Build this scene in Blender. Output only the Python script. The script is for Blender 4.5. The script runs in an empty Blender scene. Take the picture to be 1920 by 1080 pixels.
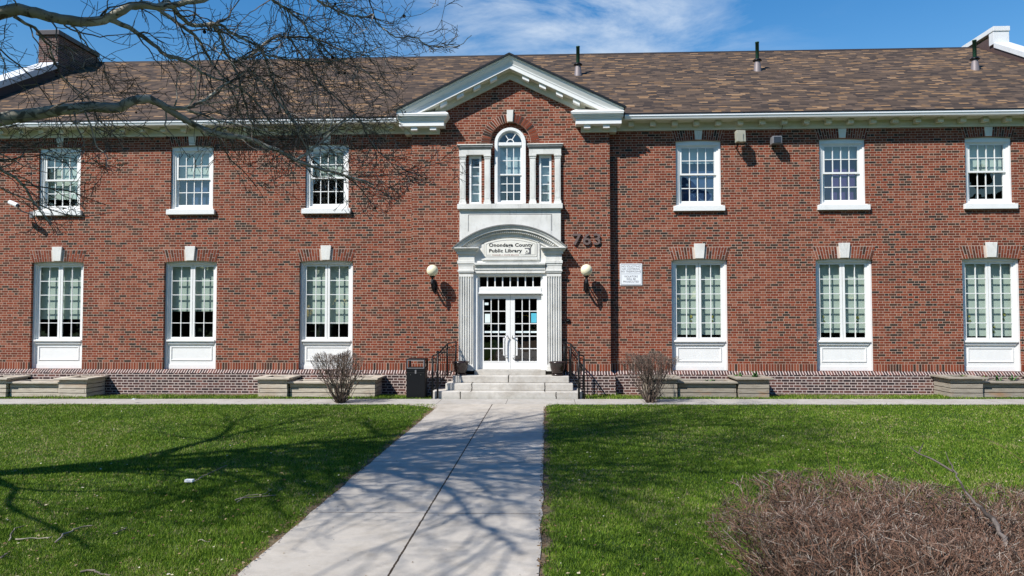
import bpy, math, random
import numpy as np
from mathutils import Vector, Matrix

S = bpy.context.scene
COL = S.collection
R_ = math.radians

# ---------------------------------------------------------------- camera
F_PX, CAM = 1387.0, Vector((1.0357, -21.2, 2.262))
YAW, PIT, ROL = 0.046917, 0.0358006, -0.00059084
fw = Vector((-math.sin(YAW) * math.cos(PIT), math.cos(YAW) * math.cos(PIT), math.sin(PIT)))
_r = Vector((math.cos(YAW), math.sin(YAW), 0)); _u = _r.cross(fw)
RT = _r * math.cos(ROL) + _u * math.sin(ROL)
UP = -_r * math.sin(ROL) + _u * math.cos(ROL)
cd = bpy.data.cameras.new('camera'); cam = bpy.data.objects.new('camera', cd); COL.objects.link(cam)
cd.sensor_width = 36; cd.lens = F_PX / 1920 * 36; cd.clip_end = 3000; cd.clip_start = .05
m3 = Matrix((RT, UP, -fw)).transposed()
cam.matrix_world = Matrix.Translation(CAM) @ m3.to_4x4()
S.camera = cam

# ---------------------------------------------------------------- sky, sun, exposure
SUN_TO = Vector((-1.0, -0.98, 1.47)).normalized()
ELEV = math.asin(SUN_TO.z); AZ = math.atan2(SUN_TO.x, SUN_TO.y)
W = bpy.data.worlds.new('World'); S.world = W; W.use_nodes = True
nt = W.node_tree; nt.nodes.clear()
wo = nt.nodes.new('ShaderNodeOutputWorld'); bg = nt.nodes.new('ShaderNodeBackground')
sky = nt.nodes.new('ShaderNodeTexSky'); sky.sky_type = 'NISHITA'; sky.sun_disc = False
sky.sun_elevation = ELEV; sky.sun_rotation = AZ
sky.air_density = 1.35; sky.dust_density = 0.0; sky.ozone_density = 2.0
bg.inputs[1].default_value = 0.102
tc = nt.nodes.new('ShaderNodeTexCoord')
mp = nt.nodes.new('ShaderNodeMapping'); mp.inputs['Scale'].default_value = (1.0, 1.0, 3.2); mp.inputs['Rotation'].default_value = (0, R_(-12), 0)
n1 = nt.nodes.new('ShaderNodeTexNoise'); n1.inputs['Scale'].default_value = 4.2; n1.inputs['Detail'].default_value = 9; n1.inputs['Roughness'].default_value = .62; n1.inputs['Distortion'].default_value = .5
r1 = nt.nodes.new('ShaderNodeMapRange'); r1.inputs[1].default_value = .43; r1.inputs[2].default_value = .74
# the thin cloud sits in one part of the sky: a soft direction mask
vm = nt.nodes.new('ShaderNodeVectorMath'); vm.operation = 'DISTANCE'
vm.inputs[1].default_value = Vector((0.045, 0.905, 0.40)).normalized()
vsc = nt.nodes.new('ShaderNodeVectorMath'); vsc.operation = 'NORMALIZE'
r2 = nt.nodes.new('ShaderNodeMapRange'); r2.inputs[1].default_value = .34; r2.inputs[2].default_value = .02; r2.interpolation_type = 'SMOOTHSTEP'
mm = nt.nodes.new('ShaderNodeMath'); mm.operation = 'MULTIPLY'
mx = nt.nodes.new('ShaderNodeMix'); mx.data_type = 'RGBA'; mx.inputs[7].default_value = (6.2, 6.8, 7.4, 1)
hs = nt.nodes.new('ShaderNodeHueSaturation'); hs.inputs['Saturation'].default_value = 1.48; hs.inputs['Hue'].default_value = .507
L = nt.links.new
L(tc.outputs['Generated'], mp.inputs[0]); L(mp.outputs[0], n1.inputs[0]); L(n1.outputs[0], r1.inputs[0])
L(tc.outputs['Generated'], vsc.inputs[0]); L(vsc.outputs[0], vm.inputs[0]); L(vm.outputs['Value'], r2.inputs[0])
L(r1.outputs[0], mm.inputs[0]); L(r2.outputs[0], mm.inputs[1]); L(mm.outputs[0], mx.inputs[0])
L(sky.outputs[0], hs.inputs['Color']); L(hs.outputs[0], mx.inputs[6]); L(mx.outputs[2], bg.inputs[0]); L(bg.outputs[0], wo.inputs[0])
sl = bpy.data.lights.new('sun', 'SUN'); sl.energy = 5.0; sl.angle = R_(.53); sl.color = (1, .96, .9)
so = bpy.data.objects.new('sun', sl); COL.objects.link(so); so.rotation_euler = (-SUN_TO).to_track_quat('-Z', 'Y').to_euler()
S.view_settings.view_transform = 'Standard'; S.view_settings.look = 'None'; S.view_settings.exposure = 0.42; S.view_settings.gamma = 1.0
S.cycles.max_bounces = 6; S.cycles.transparent_max_bounces = 12; S.cycles.caustics_reflective = False; S.cycles.caustics_refractive = False


def ray(x, y):
    return fw + RT * ((x - 960) / F_PX) - UP * ((y - 540) / F_PX)
def at(x, y, Y):
    d = ray(x, y); return CAM + d * ((Y - CAM.y) / d.y)
def on_ground(x, y, z=0.0):
    d = ray(x, y); return CAM + d * ((z - CAM.z) / d.z)
def px(p):
    d = Vector(p) - CAM; w = d.dot(fw)
    if w <= .05: return None
    return (960 + F_PX * d.dot(RT) / w, 540 - F_PX * d.dot(UP) / w)

# ---------------------------------------------------------------- object helpers
def tag(o, label=None, cat=None, group=None, kind=None):
    if label: o['label'] = label
    if cat: o['category'] = cat
    if group: o['group'] = group
    if kind: o['kind'] = kind
    return o
def thing(name, label, cat, loc=(0, 0, 0), rz=0, group=None):
    o = bpy.data.objects.new(name, None); COL.objects.link(o); o.location = loc; o.rotation_euler = (0, 0, rz); o.empty_display_size = .2
    return tag(o, label, cat, group)
def copy_tree(o, parent=None):
    c = o.copy(); COL.objects.link(c)
    if parent is not None: c.parent = parent
    for ch in o.children: copy_tree(ch, c)
    return c

class MB:
    def __init__(s): s.v = []; s.f = []; s.t = []; s.m = []
    def add(s, vs, fs, tone=0.5, mi=0):
        o = len(s.v); s.v += [tuple(v) for v in vs]; s.f += [tuple(i + o for i in f) for f in fs]
        s.t += [tone] * len(fs); s.m += [mi] * len(fs); return s
    def box(s, x0, x1, y0, y1, z0, z1, tone=.5, mi=0):
        return s.add([(x0,y0,z0),(x1,y0,z0),(x1,y1,z0),(x0,y1,z0),(x0,y0,z1),(x1,y0,z1),(x1,y1,z1),(x0,y1,z1)],
                     [(0,3,2,1),(4,5,6,7),(0,1,5,4),(1,2,6,5),(2,3,7,6),(3,0,4,7)], tone, mi)
    def prism(s, poly, y0, y1, tone=.5, mi=0):          # polygon in (x,z), extruded along y
        n = len(poly); a = [(p[0], y0, p[1]) for p in poly] + [(p[0], y1, p[1]) for p in poly]
        return s.add(a, [tuple(range(n)), tuple(range(2*n-1, n-1, -1))] + [(i, n+i, n+(i+1) % n, (i+1) % n) for i in range(n)], tone, mi)
    def xprism(s, poly, x0, x1, tone=.5, mi=0):         # polygon in (y,z), extruded along x
        n = len(poly); a = [(x0, p[0], p[1]) for p in poly] + [(x1, p[0], p[1]) for p in poly]
        return s.add(a, [tuple(range(n)), tuple(range(2*n-1, n-1, -1))] + [(i, n+i, n+(i+1) % n, (i+1) % n) for i in range(n)], tone, mi)
    def tube(s, pts, rs, n=6, tone=.5, cap=True):
        pts = [Vector(p) for p in pts]
        if not hasattr(rs, '__len__'): rs = [rs] * len(pts)
        o = len(s.v); k = len(pts); prev = None
        for i, p in enumerate(pts):
            d = (pts[min(i+1, k-1)] - pts[max(i-1, 0)])
            d = d.normalized() if d.length > 1e-9 else Vector((0, 0, 1))
            if prev is None: a = d.orthogonal().normalized()
            else: a = (prev - d * prev.dot(d)); a = a.normalized() if a.length > 1e-6 else d.orthogonal().normalized()
            prev = a; b = d.cross(a)
            for j in range(n):
                t = 2 * math.pi * j / n; q = p + (a * math.cos(t) + b * math.sin(t)) * rs[i]; s.v.append((q.x, q.y, q.z))
        for i in range(k - 1):
            for j in range(n):
                j2 = (j+1) % n; s.f.append((o+i*n+j, o+i*n+j2, o+(i+1)*n+j2, o+(i+1)*n+j)); s.t.append(tone); s.m.append(0)
        if cap:
            s.f.append(tuple(o+j for j in range(n-1, -1, -1))); s.t.append(tone); s.m.append(0)
            s.f.append(tuple(o+(k-1)*n+j for j in range(n))); s.t.append(tone); s.m.append(0)
        return s
    def lathe(s, prof, cx=0, cy=0, n=24, tone=.5):      # profile of (r, z)
        o = len(s.v); k = len(prof)
        for r, z in prof:
            for j in range(n):
                t = 2*math.pi*j/n; s.v.append((cx + r*math.cos(t), cy + r*math.sin(t), z))
        for i in range(k-1):
            for j in range(n):
                j2 = (j+1) % n; s.f.append((o+i*n+j, o+i*n+j2, o+(i+1)*n+j2, o+(i+1)*n+j)); s.t.append(tone); s.m.append(0)
        return s
    def build(s, name, mats, parent=None, smooth=False, bevel=0, tone=False):
        me = bpy.data.meshes.new(name); me.from_pydata(s.v, [], s.f)
        for m in (mats if isinstance(mats, (list, tuple)) else [mats]): me.materials.append(m)
        if any(s.m): me.polygons.foreach_set('material_index', s.m)
        if smooth: me.polygons.foreach_set('use_smooth', [True] * len(s.f))
        if tone:
            a = me.attributes.new('tone', 'FLOAT', 'FACE'); a.data.foreach_set('value', s.t)
        me.validate(); me.update()
        o = bpy.data.objects.new(name, me); COL.objects.link(o)
        if parent is not None: o.parent = parent
        if bevel:
            b = o.modifiers.new('bevel', 'BEVEL'); b.width = bevel; b.segments = 2; b.limit_method = 'ANGLE'; b.angle_limit = R_(40)
        return o

# ---------------------------------------------------------------- node helpers
class G:
    def __init__(s, name):
        s.m = bpy.data.materials.new(name); s.m.use_nodes = True; s.n = s.m.node_tree.nodes; s.l = s.m.node_tree.links
        s.b = s.n['Principled BSDF']; s.out = s.n['Material Output']
    def put(s, sock, v):
        if hasattr(v, 'is_output') or isinstance(v, bpy.types.NodeSocket): s.l.new(v, sock)
        else: sock.default_value = v
    def M(s, op, a, b=None, c=None, clamp=False):
        n = s.n.new('ShaderNodeMath'); n.operation = op; n.use_clamp = clamp; s.put(n.inputs[0], a)
        if b is not None: s.put(n.inputs[1], b)
        if c is not None: s.put(n.inputs[2], c)
        return n.outputs[0]
    def pos(s):
        n = s.n.new('ShaderNodeNewGeometry'); x = s.n.new('ShaderNodeSeparateXYZ'); s.l.new(n.outputs['Position'], x.inputs[0]); return n.outputs['Position'], x.outputs
    def objc(s):
        n = s.n.new('ShaderNodeTexCoord'); x = s.n.new('ShaderNodeSeparateXYZ'); s.l.new(n.outputs['Object'], x.inputs[0]); return n.outputs['Object'], x.outputs
    def noise(s, vec, scale, detail=3, rough=.5, out=0, stretch=None, dist=0):
        n = s.n.new('ShaderNodeTexNoise'); n.inputs['Scale'].default_value = scale; n.inputs['Detail'].default_value = detail; n.inputs['Roughness'].default_value = rough; n.inputs['Distortion'].default_value = dist
        if stretch:
            m = s.n.new('ShaderNodeMapping'); m.inputs['Scale'].default_value = stretch; s.l.new(vec, m.inputs[0]); vec = m.outputs[0]
        s.l.new(vec, n.inputs['Vector']); return n.outputs[out]
    def comb(s, x, y, z=0.0):
        n = s.n.new('ShaderNodeCombineXYZ'); s.put(n.inputs[0], x); s.put(n.inputs[1], y); s.put(n.inputs[2], z); return n.outputs[0]
    def white(s, vec):
        n = s.n.new('ShaderNodeTexWhiteNoise'); n.noise_dimensions = '3D'; s.l.new(vec, n.inputs['Vector']); return n.outputs['Value'], n.outputs['Color']
    def ramp(s, fac, stops, interp='LINEAR'):
        n = s.n.new('ShaderNodeValToRGB'); n.color_ramp.interpolation = interp; e = n.color_ramp.elements
        while len(e) < len(stops): e.new(.5)
        for i, (p, c) in enumerate(stops): e[i].position = p; e[i].color = (*c, 1)
        s.put(n.inputs[0], fac); return n.outputs[0]
    def mix(s, f, a, b, mode='MIX'):
        n = s.n.new('ShaderNodeMix'); n.data_type = 'RGBA'; n.blend_type = mode; s.put(n.inputs[0], f)
        for k, v in ((6, a), (7, b)):
            if isinstance(v, tuple): n.inputs[k].default_value = (*v[:3], 1)
            else: s.put(n.inputs[k], v)
        return n.outputs[2]
    def rng(s, v, a, b, c=0.0, d=1.0):
        n = s.n.new('ShaderNodeMapRange'); s.put(n.inputs[0], v)
        for i, q in enumerate((a, b, c, d)): n.inputs[i+1].default_value = q
        return n.outputs[0]
    def bump(s, h, strength=.5, dist=.01):
        n = s.n.new('ShaderNodeBump'); n.inputs['Strength'].default_value = strength; n.inputs['Distance'].default_value = dist; s.put(n.inputs['Height'], h); s.l.new(n.outputs[0], s.b.inputs['Normal'])
    def attr(s, name):
        n = s.n.new('ShaderNodeAttribute'); n.attribute_name = name; return n.outputs['Fac']
    def fin(s, col, rough=.7, spec=.3, metal=0.0):
        if isinstance(col, tuple): s.b.inputs['Base Color'].default_value = (*col[:3], 1)
        else: s.l.new(col, s.b.inputs['Base Color'])
        s.put(s.b.inputs['Roughness'], rough); s.b.inputs['Specular IOR Level'].default_value = spec; s.b.inputs['Metallic'].default_value = metal
        return s.m

RED = [(0.0, (.028, .020, .017)), (.07, (.050, .029, .020)), (.17, (.090, .033, .019)), (.33, (.150, .032, .015)), (.50, (.190, .038, .017)), (.62, (.162, .044, .022)), (.75, (.228, .048, .021)), (.88, (.238, .066, .032)), (1.0, (.28, .098, .058))]
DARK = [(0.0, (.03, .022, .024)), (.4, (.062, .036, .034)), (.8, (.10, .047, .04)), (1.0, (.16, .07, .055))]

def brick_color(g, u, v, h=.0705, st=.208, hd=.098, jt=.0098, ramp=RED, mortar=(.49, .36, .28)):
    P, _ = g.pos()
    row = g.M('FLOOR', g.M('DIVIDE', v, h)); fz = g.M('SUBTRACT', v, g.M('MULTIPLY', row, h))
    unit = st + hd + 2*jt
    odd = g.M('FLOORED_MODULO', row, 2.0)
    jr, _c = g.white(g.comb(g.M('ADD', row, .5), 3.3, 1.7))
    uu = g.M('ADD', g.M('ADD', u, g.M('MULTIPLY', odd, unit*.5)), g.M('MULTIPLY', jr, .03))
    cell = g.M('FLOOR', g.M('DIVIDE', uu, unit)); fu = g.M('SUBTRACT', uu, g.M('MULTIPLY', cell, unit))
    isH = g.M('GREATER_THAN', fu, st + jt)
    loc = g.M('SUBTRACT', fu, g.M('MULTIPLY', isH, st + jt))
    ln = g.M('ADD', st, g.M('MULTIPLY', isH, hd - st))
    w, wc = g.white(g.comb(g.M('ADD', g.M('MULTIPLY', cell, 1.37), .31), g.M('ADD', g.M('MULTIPLY', row, 2.71), .17), g.M('ADD', g.M('MULTIPLY', isH, 5.3), .7)))
    inx = g.M('LESS_THAN', loc, ln); inz = g.M('LESS_THAN', fz, h - jt)
    mask = g.M('MULTIPLY', inx, inz)
    big = g.noise(P, .5, 4, .65, stretch=(1, 1, .55))
    tone = g.M('ADD', w, g.M('MULTIPLY', g.M('SUBTRACT', big, .5), .55), clamp=True)
    tone = g.M('SUBTRACT', tone, g.M('MULTIPLY', g.M('MULTIPLY', isH, .03), w), clamp=True)
    bc = g.ramp(tone, ramp)
    fine = g.noise(P, 60, 3, .6)
    bc = g.mix(g.rng(fine, .3, .8, 0.0, .35), bc, g.mix(.5, bc, (.02, .015, .014)))
    st_ = g.noise(P, 1.1, 5, .65)
    mc = g.mix(g.rng(st_, .35, .7), mortar, tuple(c*.78 for c in mortar))
    col = g.mix(mask, mc, bc)
    # light efflorescence in loose patches
    ef = g.noise(P, .9, 6, .7, stretch=(1, 1, .6))
    col = g.mix(g.rng(ef, .64, .8, 0.0, .28), col, (.40, .31, .27))
    return col, mask

def mat_brick(name, soldier=None, ramp=RED, **k):
    g = G(name); P, (x, y, z) = g.pos()
    u = g.M('ADD', g.M('ADD', x, y), 40.0)
    if soldier:
        s0, s1 = soldier
        ins = g.M('MULTIPLY', g.M('GREATER_THAN', z, s0), g.M('LESS_THAN', z, s1))
        lz = g.M('SUBTRACT', z, s0 + .004)
        U = g.M('ADD', g.M('MULTIPLY', ins, lz), g.M('MULTIPLY', g.M('SUBTRACT', 1.0, ins), u))
        V = g.M('ADD', g.M('MULTIPLY', ins, u), g.M('MULTIPLY', g.M('SUBTRACT', 1.0, ins), g.M('SUBTRACT', z, s1)))
        # soldier bricks never shift along their length
        col, mask = brick_color(g, U, V, ramp=ramp, **k)
        row = g.M('FLOOR', g.M('DIVIDE', u, .078)); fr = g.M('SUBTRACT', u, g.M('MULTIPLY', row, .078))
        w, _c = g.white(g.comb(row, 7.0, 2.0))
        ms = g.M('MULTIPLY', g.M('LESS_THAN', fr, .064), g.M('LESS_THAN', lz, s1 - s0 - .014))
        sc = g.mix(ms, (.40, .29, .23), g.ramp(w, ramp))
        col = g.mix(ins, col, sc)
    else:
        col, mask = brick_color(g, u, z, ramp=ramp, **k)
    g.bump(mask, .6, .006)
    return g.fin(col, .85, .2)

def mat_rowlock():
    g = G('rowlock_brick'); P, (x, y, z) = g.pos(); u = g.M('ADD', x, 40.0)
    row = g.M('FLOOR', g.M('DIVIDE', u, .078)); fr = g.M('SUBTRACT', u, g.M('MULTIPLY', row, .078))
    w, _ = g.white(g.comb(row, 1.0, 9.0)); m = g.M('LESS_THAN', fr, .058)
    col = g.mix(m, (.54, .45, .41), g.ramp(w, DARK)); g.bump(m, .5, .006)
    return g.fin(col, .85, .2)

def mat_tone_brick(name='arch_brick'):
    g = G(name); P, _ = g.pos(); t = g.attr('tone'); c = g.ramp(t, RED)
    f = g.noise(P, 60, 3, .6); c = g.mix(g.rng(f, .3, .8, 0.0, .35), c, (.06, .03, .02)); return g.fin(c, .85, .2)

def mat_plain(name, col, rough=.6, spec=.3, metal=0., var=.12, scale=3., dirt=None):
    g = G(name); P, _ = g.pos(); n = g.noise(P, scale, 5, .6)
    c = g.mix(g.rng(n, .3, .75, 0.0, 1.0), col, tuple(max(0, v*(1-var)) for v in col))
    if dirt:
        n2 = g.noise(P, 5, 6, .7, stretch=(1, 1, .35)); c = g.mix(g.rng(n2, .58, .78, 0.0, dirt[1]), c, dirt[0])
    n3 = g.noise(P, 90, 2, .5); g.bump(n3, .15, .004)
    return g.fin(c, rough, spec, metal)

def mat_stone():
    g = G('limestone'); P, _ = g.pos()
    a = g.noise(P, 2.2, 6, .65); b = g.noise(P, 7, 6, .75, stretch=(1, 1, .25)); f = g.noise(P, 120, 2, .5)
    c = g.mix(g.rng(a, .35, .7), (.74, .73, .69), (.60, .59, .55))
    c = g.mix(g.rng(b, .54, .78, 0.0, .6), c, (.24, .23, .21))
    g.bump(f, .3, .004)
    return g.fin(c, .8, .25)

def mat_shingle():
    g = G('roof_shingles'); P, (x, y, z) = g.pos()
    h = .135; v = g.M('MULTIPLY', y, 1.1486)
    row = g.M('FLOOR', g.M('DIVIDE', v, h)); fv = g.M('SUBTRACT', g.M('DIVIDE', v, h), row)
    j, _ = g.white(g.comb(row, .3, 5.0))
    uu = g.M('ADD', g.M('ADD', x, 60.0), g.M('MULTIPLY', j, .9))
    wob = g.noise(g.comb(g.M('MULTIPLY', uu, .9), g.M('MULTIPLY', row, 7.7)), 1.0, 1)
    uw = g.M('DIVIDE', g.M('ADD', uu, g.M('MULTIPLY', wob, .35)), .28)
    cell = g.M('FLOOR', uw); w, wc = g.white(g.comb(cell, row, 2.0))
    big = g.noise(g.comb(uu, g.M('MULTIPLY', row, .3)), .8, 2)
    t = g.M('ADD', w, g.M('MULTIPLY', g.M('SUBTRACT', big, .5), .26), clamp=True)
    c = g.ramp(t, [(0, (.038, .030, .026)), (.2, (.062, .045, .034)), (.45, (.096, .067, .047)), (.66, (.126, .084, .055)), (.85, (.145, .100, .072)), (.865, (.20, .118, .060)), (.95, (.28, .165, .082)), (1, (.34, .215, .12))], 'LINEAR')
    sh = g.M('LESS_THAN', fv, .27)  # shadow line painted along the lower edge of each shingle row
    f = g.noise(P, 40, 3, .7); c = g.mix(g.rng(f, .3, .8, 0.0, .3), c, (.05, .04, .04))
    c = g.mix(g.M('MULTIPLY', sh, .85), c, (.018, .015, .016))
    g.bump(g.M('ADD', fv, g.M('MULTIPLY', w, .5)), .6, .012)
    return g.fin(c, .9, .15)

def mat_glass(name='window_glass', ior=1.6, tint=(.86, .90, .88)):
    g = G(name); g.n.remove(g.b)
    gn = g.n.new('ShaderNodeNewGeometry'); dt = g.n.new('ShaderNodeVectorMath'); dt.operation = 'DOT_PRODUCT'; g.l.new(gn.outputs['Incoming'], dt.inputs[0]); g.l.new(gn.outputs['Normal'], dt.inputs[1])
    r0 = ((ior-1)/(ior+1))**2*2.8
    fres = g.M('ADD', g.M('MULTIPLY', g.M('POWER', g.M('SUBTRACT', 1.0, g.M('ABSOLUTE', dt.outputs['Value']), clamp=True), 5.0), 1-r0), r0, clamp=True)
    tr = g.n.new('ShaderNodeBsdfTransparent'); tr.inputs[0].default_value = (*tint, 1)
    gl = g.n.new('ShaderNodeBsdfGlossy'); gl.inputs['Roughness'].default_value = .01
    P, _ = g.pos(); nz = g.noise(P, 2.2, 2, .5); bp = g.n.new('ShaderNodeBump'); bp.inputs['Strength'].default_value = .12; bp.inputs['Distance'].default_value = .02
    g.l.new(nz, bp.inputs['Height']); g.l.new(bp.outputs[0], gl.inputs['Normal'])
    mx = g.n.new('ShaderNodeMixShader'); g.l.new(fres, mx.inputs[0]); g.l.new(tr.outputs[0], mx.inputs[1]); g.l.new(gl.outputs[0], mx.inputs[2]); g.l.new(mx.outputs[0], g.out.inputs[0])
    return g.m

def mat_concrete(name, base=(.50, .475, .44), cen=None, joints=None):
    g = G(name); P, (x, y, z) = g.pos()
    a = g.noise(P, .8, 6, .65); b = g.noise(P, 9, 5, .7); f = g.noise(P, 150, 2, .6)
    c = g.mix(g.rng(a, .3, .7), base, tuple(v*.76 for v in base)); st = g.noise(P, 2.3, 7, .72); c = g.mix(g.rng(st, .46, .72, 0.0, .6), c, (.27, .23, .18))
    c = g.mix(g.rng(b, .45, .8, 0.0, .35), c, (.30, .28, .25))
    c = g.mix(g.rng(f, .45, .75, 0.0, .25), c, (.25, .24, .22))
    if joints: c = joints(g, c, x, y, b)
    g.bump(f, .35, .004)
    return g.fin(c, .88, .2)

def mat_wood(nm, rust, k):
    g = G(nm); P, (x, y, z) = g.pos()
    n = g.noise(P, 3.0, 6, .65, stretch=(1.2, 1.2, 26), dist=.6); r = g.noise(P, 1.3, 3, .5, stretch=(1, 1, 3))
    c = g.ramp(n, [(.25, (.16*k, .13*k, .10*k)), (.5, (.42*k, .37*k, .30*k)), (.75, (.58*k, .53*k, .44*k))])
    c = g.mix(g.rng(r, .56, .75, 0.0, rust), c, (.34, .18, .08))
    return g.fin(c, .85, .2)

def mat_bark(name='pale_bark', a=(.46, .44, .37), b=(.27, .255, .21), d=(.085, .075, .06)):
    g = G(name); P, _ = g.pos(); n = g.noise(P, 5, 5, .6, dist=1.0); n2 = g.noise(P, 2.2, 4, .6)
    c = g.mix(g.rng(n2, .4, .6), a, b); c = g.mix(g.rng(n, .54, .60, 0.0, .9), c, d)
    f = g.noise(P, 40, 3, .6); g.bump(f, .4, .01)
    return g.fin(c, .85, .2)

def mat_tone(name, stops, rough=.85, spec=.2, trans=0):
    g = G(name); t = g.attr('tone'); return g.fin(g.ramp(t, stops), rough, spec)

M = {}
M['brick'] = mat_brick('red_brick', soldier=(.67, .875))
M['brick_plain'] = mat_brick('red_brick_plain')
M['base'] = mat_brick('dark_base_brick', ramp=DARK, jt=.019, st=.205, hd=.095, h=.0765, mortar=(.54, .45, .41))
M['rowlock'] = mat_rowlock()
M['arch'] = mat_tone_brick()
M['mortar'] = mat_plain('mortar', (.56, .46, .39))
M['white'] = mat_plain('white_paint', (.80, .80, .78), .5, .35, var=.07, dirt=((.5, .48, .43), .28))
M['cream'] = mat_plain('cream_paint', (.66, .64, .53), .55, .3, var=.15, scale=2, dirt=((.30, .26, .12), .55))
M['stone'] = mat_stone()
M['weathered'] = mat_plain('weathered_stone', (.20, .20, .195), .75, .3, var=.4, scale=6, dirt=((.5, .5, .48), .4))
M['gutter'] = mat_plain('white_gutter', (.82, .83, .84), .35, .5, var=.06)
M['drip'] = mat_plain('black_drip_edge', (.012, .012, .013), .4, .4)
M['shingle'] = mat_shingle()
M['glass'] = mat_glass()
M['shade'] = mat_plain('roller_shade', (.58, .665, .60), .9, .1, var=.06)
M['bshade'] = mat_plain('blue_shade', (.50, .62, .66), .9, .1, var=.06)
M['purple'] = mat_plain('purple_curtain', (.10, .06, .22), .9, .1, var=.3)
M['blue'] = mat_plain('curtain_and_sky_blue', (.05, .10, .24), .9, .1, var=.2)  # reflected sky painted as backing colour in the middle left upper window
M['dark'] = mat_plain('interior_dark', (.045, .04, .038), .9, .1)
M['black'] = mat_plain('black_metal', (.006, .006, .007), .4, .25, var=.1)
M['bin'] = mat_plain('black_plastic', (.006, .007, .009), .5, .25, var=.1)
M['steel'] = mat_plain('brushed_steel', (.55, .56, .58), .3, .5, metal=.9)
M['cap'] = mat_plain('chimney_cap', (.045, .036, .04), .5, .4)
M['greenpipe'] = mat_plain('green_pipe', (.018, .075, .045), .5, .4)
M['flash'] = mat_plain('grey_flashing', (.20, .17, .17), .55, .4, metal=.2)
M['wood'] = mat_wood('weathered_wood', .45, 1.15); M['wood2'] = mat_wood('brown_weathered_wood', .8, .72)
M['soil'] = mat_plain('soil', (.07, .05, .035), .95, .1, var=.4, scale=20)
M['bronze'] = mat_plain('bronze_letters', (.15, .105, .095), .5, .4)
M['ink'] = mat_plain('black_ink', (.012, .012, .012), .6, .3)
M['greyink'] = mat_plain('grey_ink', (.12, .12, .13), .6, .3)
M['redink'] = mat_plain('red_ink', (.28, .07, .05), .6, .3)
M['signbg'] = mat_plain('cream_sign', (.78, .76, .69), .5, .3, var=.04)
M['signwhite'] = mat_plain('white_sign', (.82, .84, .86), .4, .4, var=.03)
M['globe'] = mat_plain('opal_globe', (.80, .74, .52), .25, .5, var=.04)
M['potbrown'] = mat_plain('brown_glaze', (.022, .010, .009), .25, .6, var=.1)
M['beige'] = mat_plain('beige_metal', (.36, .35, .28), .5, .4)
M['grey'] = mat_plain('grey_metal', (.20, .20, .21), .4, .5)
M['lens'] = mat_plain('lamp_lens', (.03, .03, .035), .1, .6)
M['paper'] = mat_plain('white_paper', (.75, .85, .85), .7, .2)
M['cyan'] = mat_plain('blue_paper', (.10, .48, .62), .7, .2)
M['step'] = mat_concrete('step_concrete', (.56, .53, .48))
M['bark'] = mat_bark()
M['deadlight'] = mat_bark('dead_twig_wood', (.30, .27, .22), (.18, .15, .12), (.08, .06, .05))
M['deadwood'] = mat_bark('dead_wood', (.15, .125, .11), (.09, .075, .065), (.04, .032, .028))
M['twig'] = mat_tone('twig_bark', [(0, (.055, .045, .038)), (.4, (.14, .118, .098)), (.7, (.25, .22, .185)), (1, (.42, .385, .325))])
M['shrubtwig'] = mat_tone('shrub_twigs', [(0, (.06, .045, .038)), (.6, (.125, .093, .075)), (1, (.22, .165, .13))])
M['hedge'] = mat_tone('hedge_twigs', [(0, (.022, .016, .013)), (.28, (.060, .042, .033)), (.46, (.120, .067, .047)), (.66, (.190, .102, .067)), (.84, (.20, .155, .125)), (1, (.32, .275, .235))])
M['leafgreen'] = mat_tone('tulip_leaves', [(0, (.05, .12, .04)), (1, (.12, .24, .07))])

# ================================================================ GROUND
WX0, WX1 = -1.66, .975          # the walk
SWY = lambda x: -1.54 + .004 * (x + 13)   # far edge of the cross path
SWN = lambda x: SWY(x) - 1.08
def joints_walk(g, c, x, y, nb):
    nx = g.M('MULTIPLY', g.M('SUBTRACT', nb, .5), .03)
    cx = g.M('LESS_THAN', g.M('ABSOLUTE', g.M('ADD', g.M('SUBTRACT', x, -.335), nx)), .0105)
    s = g.M('ADD', y, 60.0 + .63); fy = g.M('FLOORED_MODULO', s, 2.9)
    cy = g.M('LESS_THAN', g.M('ABSOLUTE', g.M('SUBTRACT', g.M('ADD', fy, nx), 1.45)), .010)
    c = g.mix(g.M('MULTIPLY', cy, .75), c, (.07, .055, .04))
    return g.mix(cx, c, (.045, .032, .022))
def joints_path(g, c, x, y, nb):
    fy = g.M('FLOORED_MODULO', g.M('ADD', x, 60.3), 1.75)
    cy = g.M('LESS_THAN', g.M('ABSOLUTE', g.M('SUBTRACT', fy, .8)), .008)
    return g.mix(g.M('MULTIPLY', cy, .7), c, (.07, .055, .045))
M['walk'] = mat_concrete('walk_concrete', (.52, .47, .405), joints=joints_walk)
M['path'] = mat_concrete('path_concrete', (.47, .44, .40), joints=joints_path)

g = G('lawn_soil'); P, (x, y, z) = g.pos()
a = g.noise(P, .6, 5, .6); b = g.noise(P, 7, 5, .7); c0 = g.noise(P, 40, 3, .6)
gc = g.mix(g.rng(a, .35, .65), (.030, .062, .012), (.052, .092, .018))
gc = g.mix(g.rng(b, .5, .75, 0.0, .6), gc, (.075, .07, .028)); gc = g.mix(g.rng(c0, .45, .8, 0.0, .5), gc, (.02, .035, .008))
e1 = g.M('ABSOLUTE', g.M('SUBTRACT', x, (WX0+WX1)/2)); nb = g.M('MULTIPLY', g.M('SUBTRACT', b, .5), .5)
em = g.M('MULTIPLY', g.rng(g.M('ADD', e1, nb), (WX1-WX0)/2 + .20, (WX1-WX0)/2 + .02), g.M('LESS_THAN', y, -2.7))
bm = g.M('MULTIPLY', g.rng(g.M('ADD', y, g.M('MULTIPLY', nb, .6)), -.58, -.42), g.M('LESS_THAN', y, 1.0))
soilc = g.mix(g.rng(c0, .4, .6), (.13, .085, .05), (.21, .16, .11))
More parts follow.
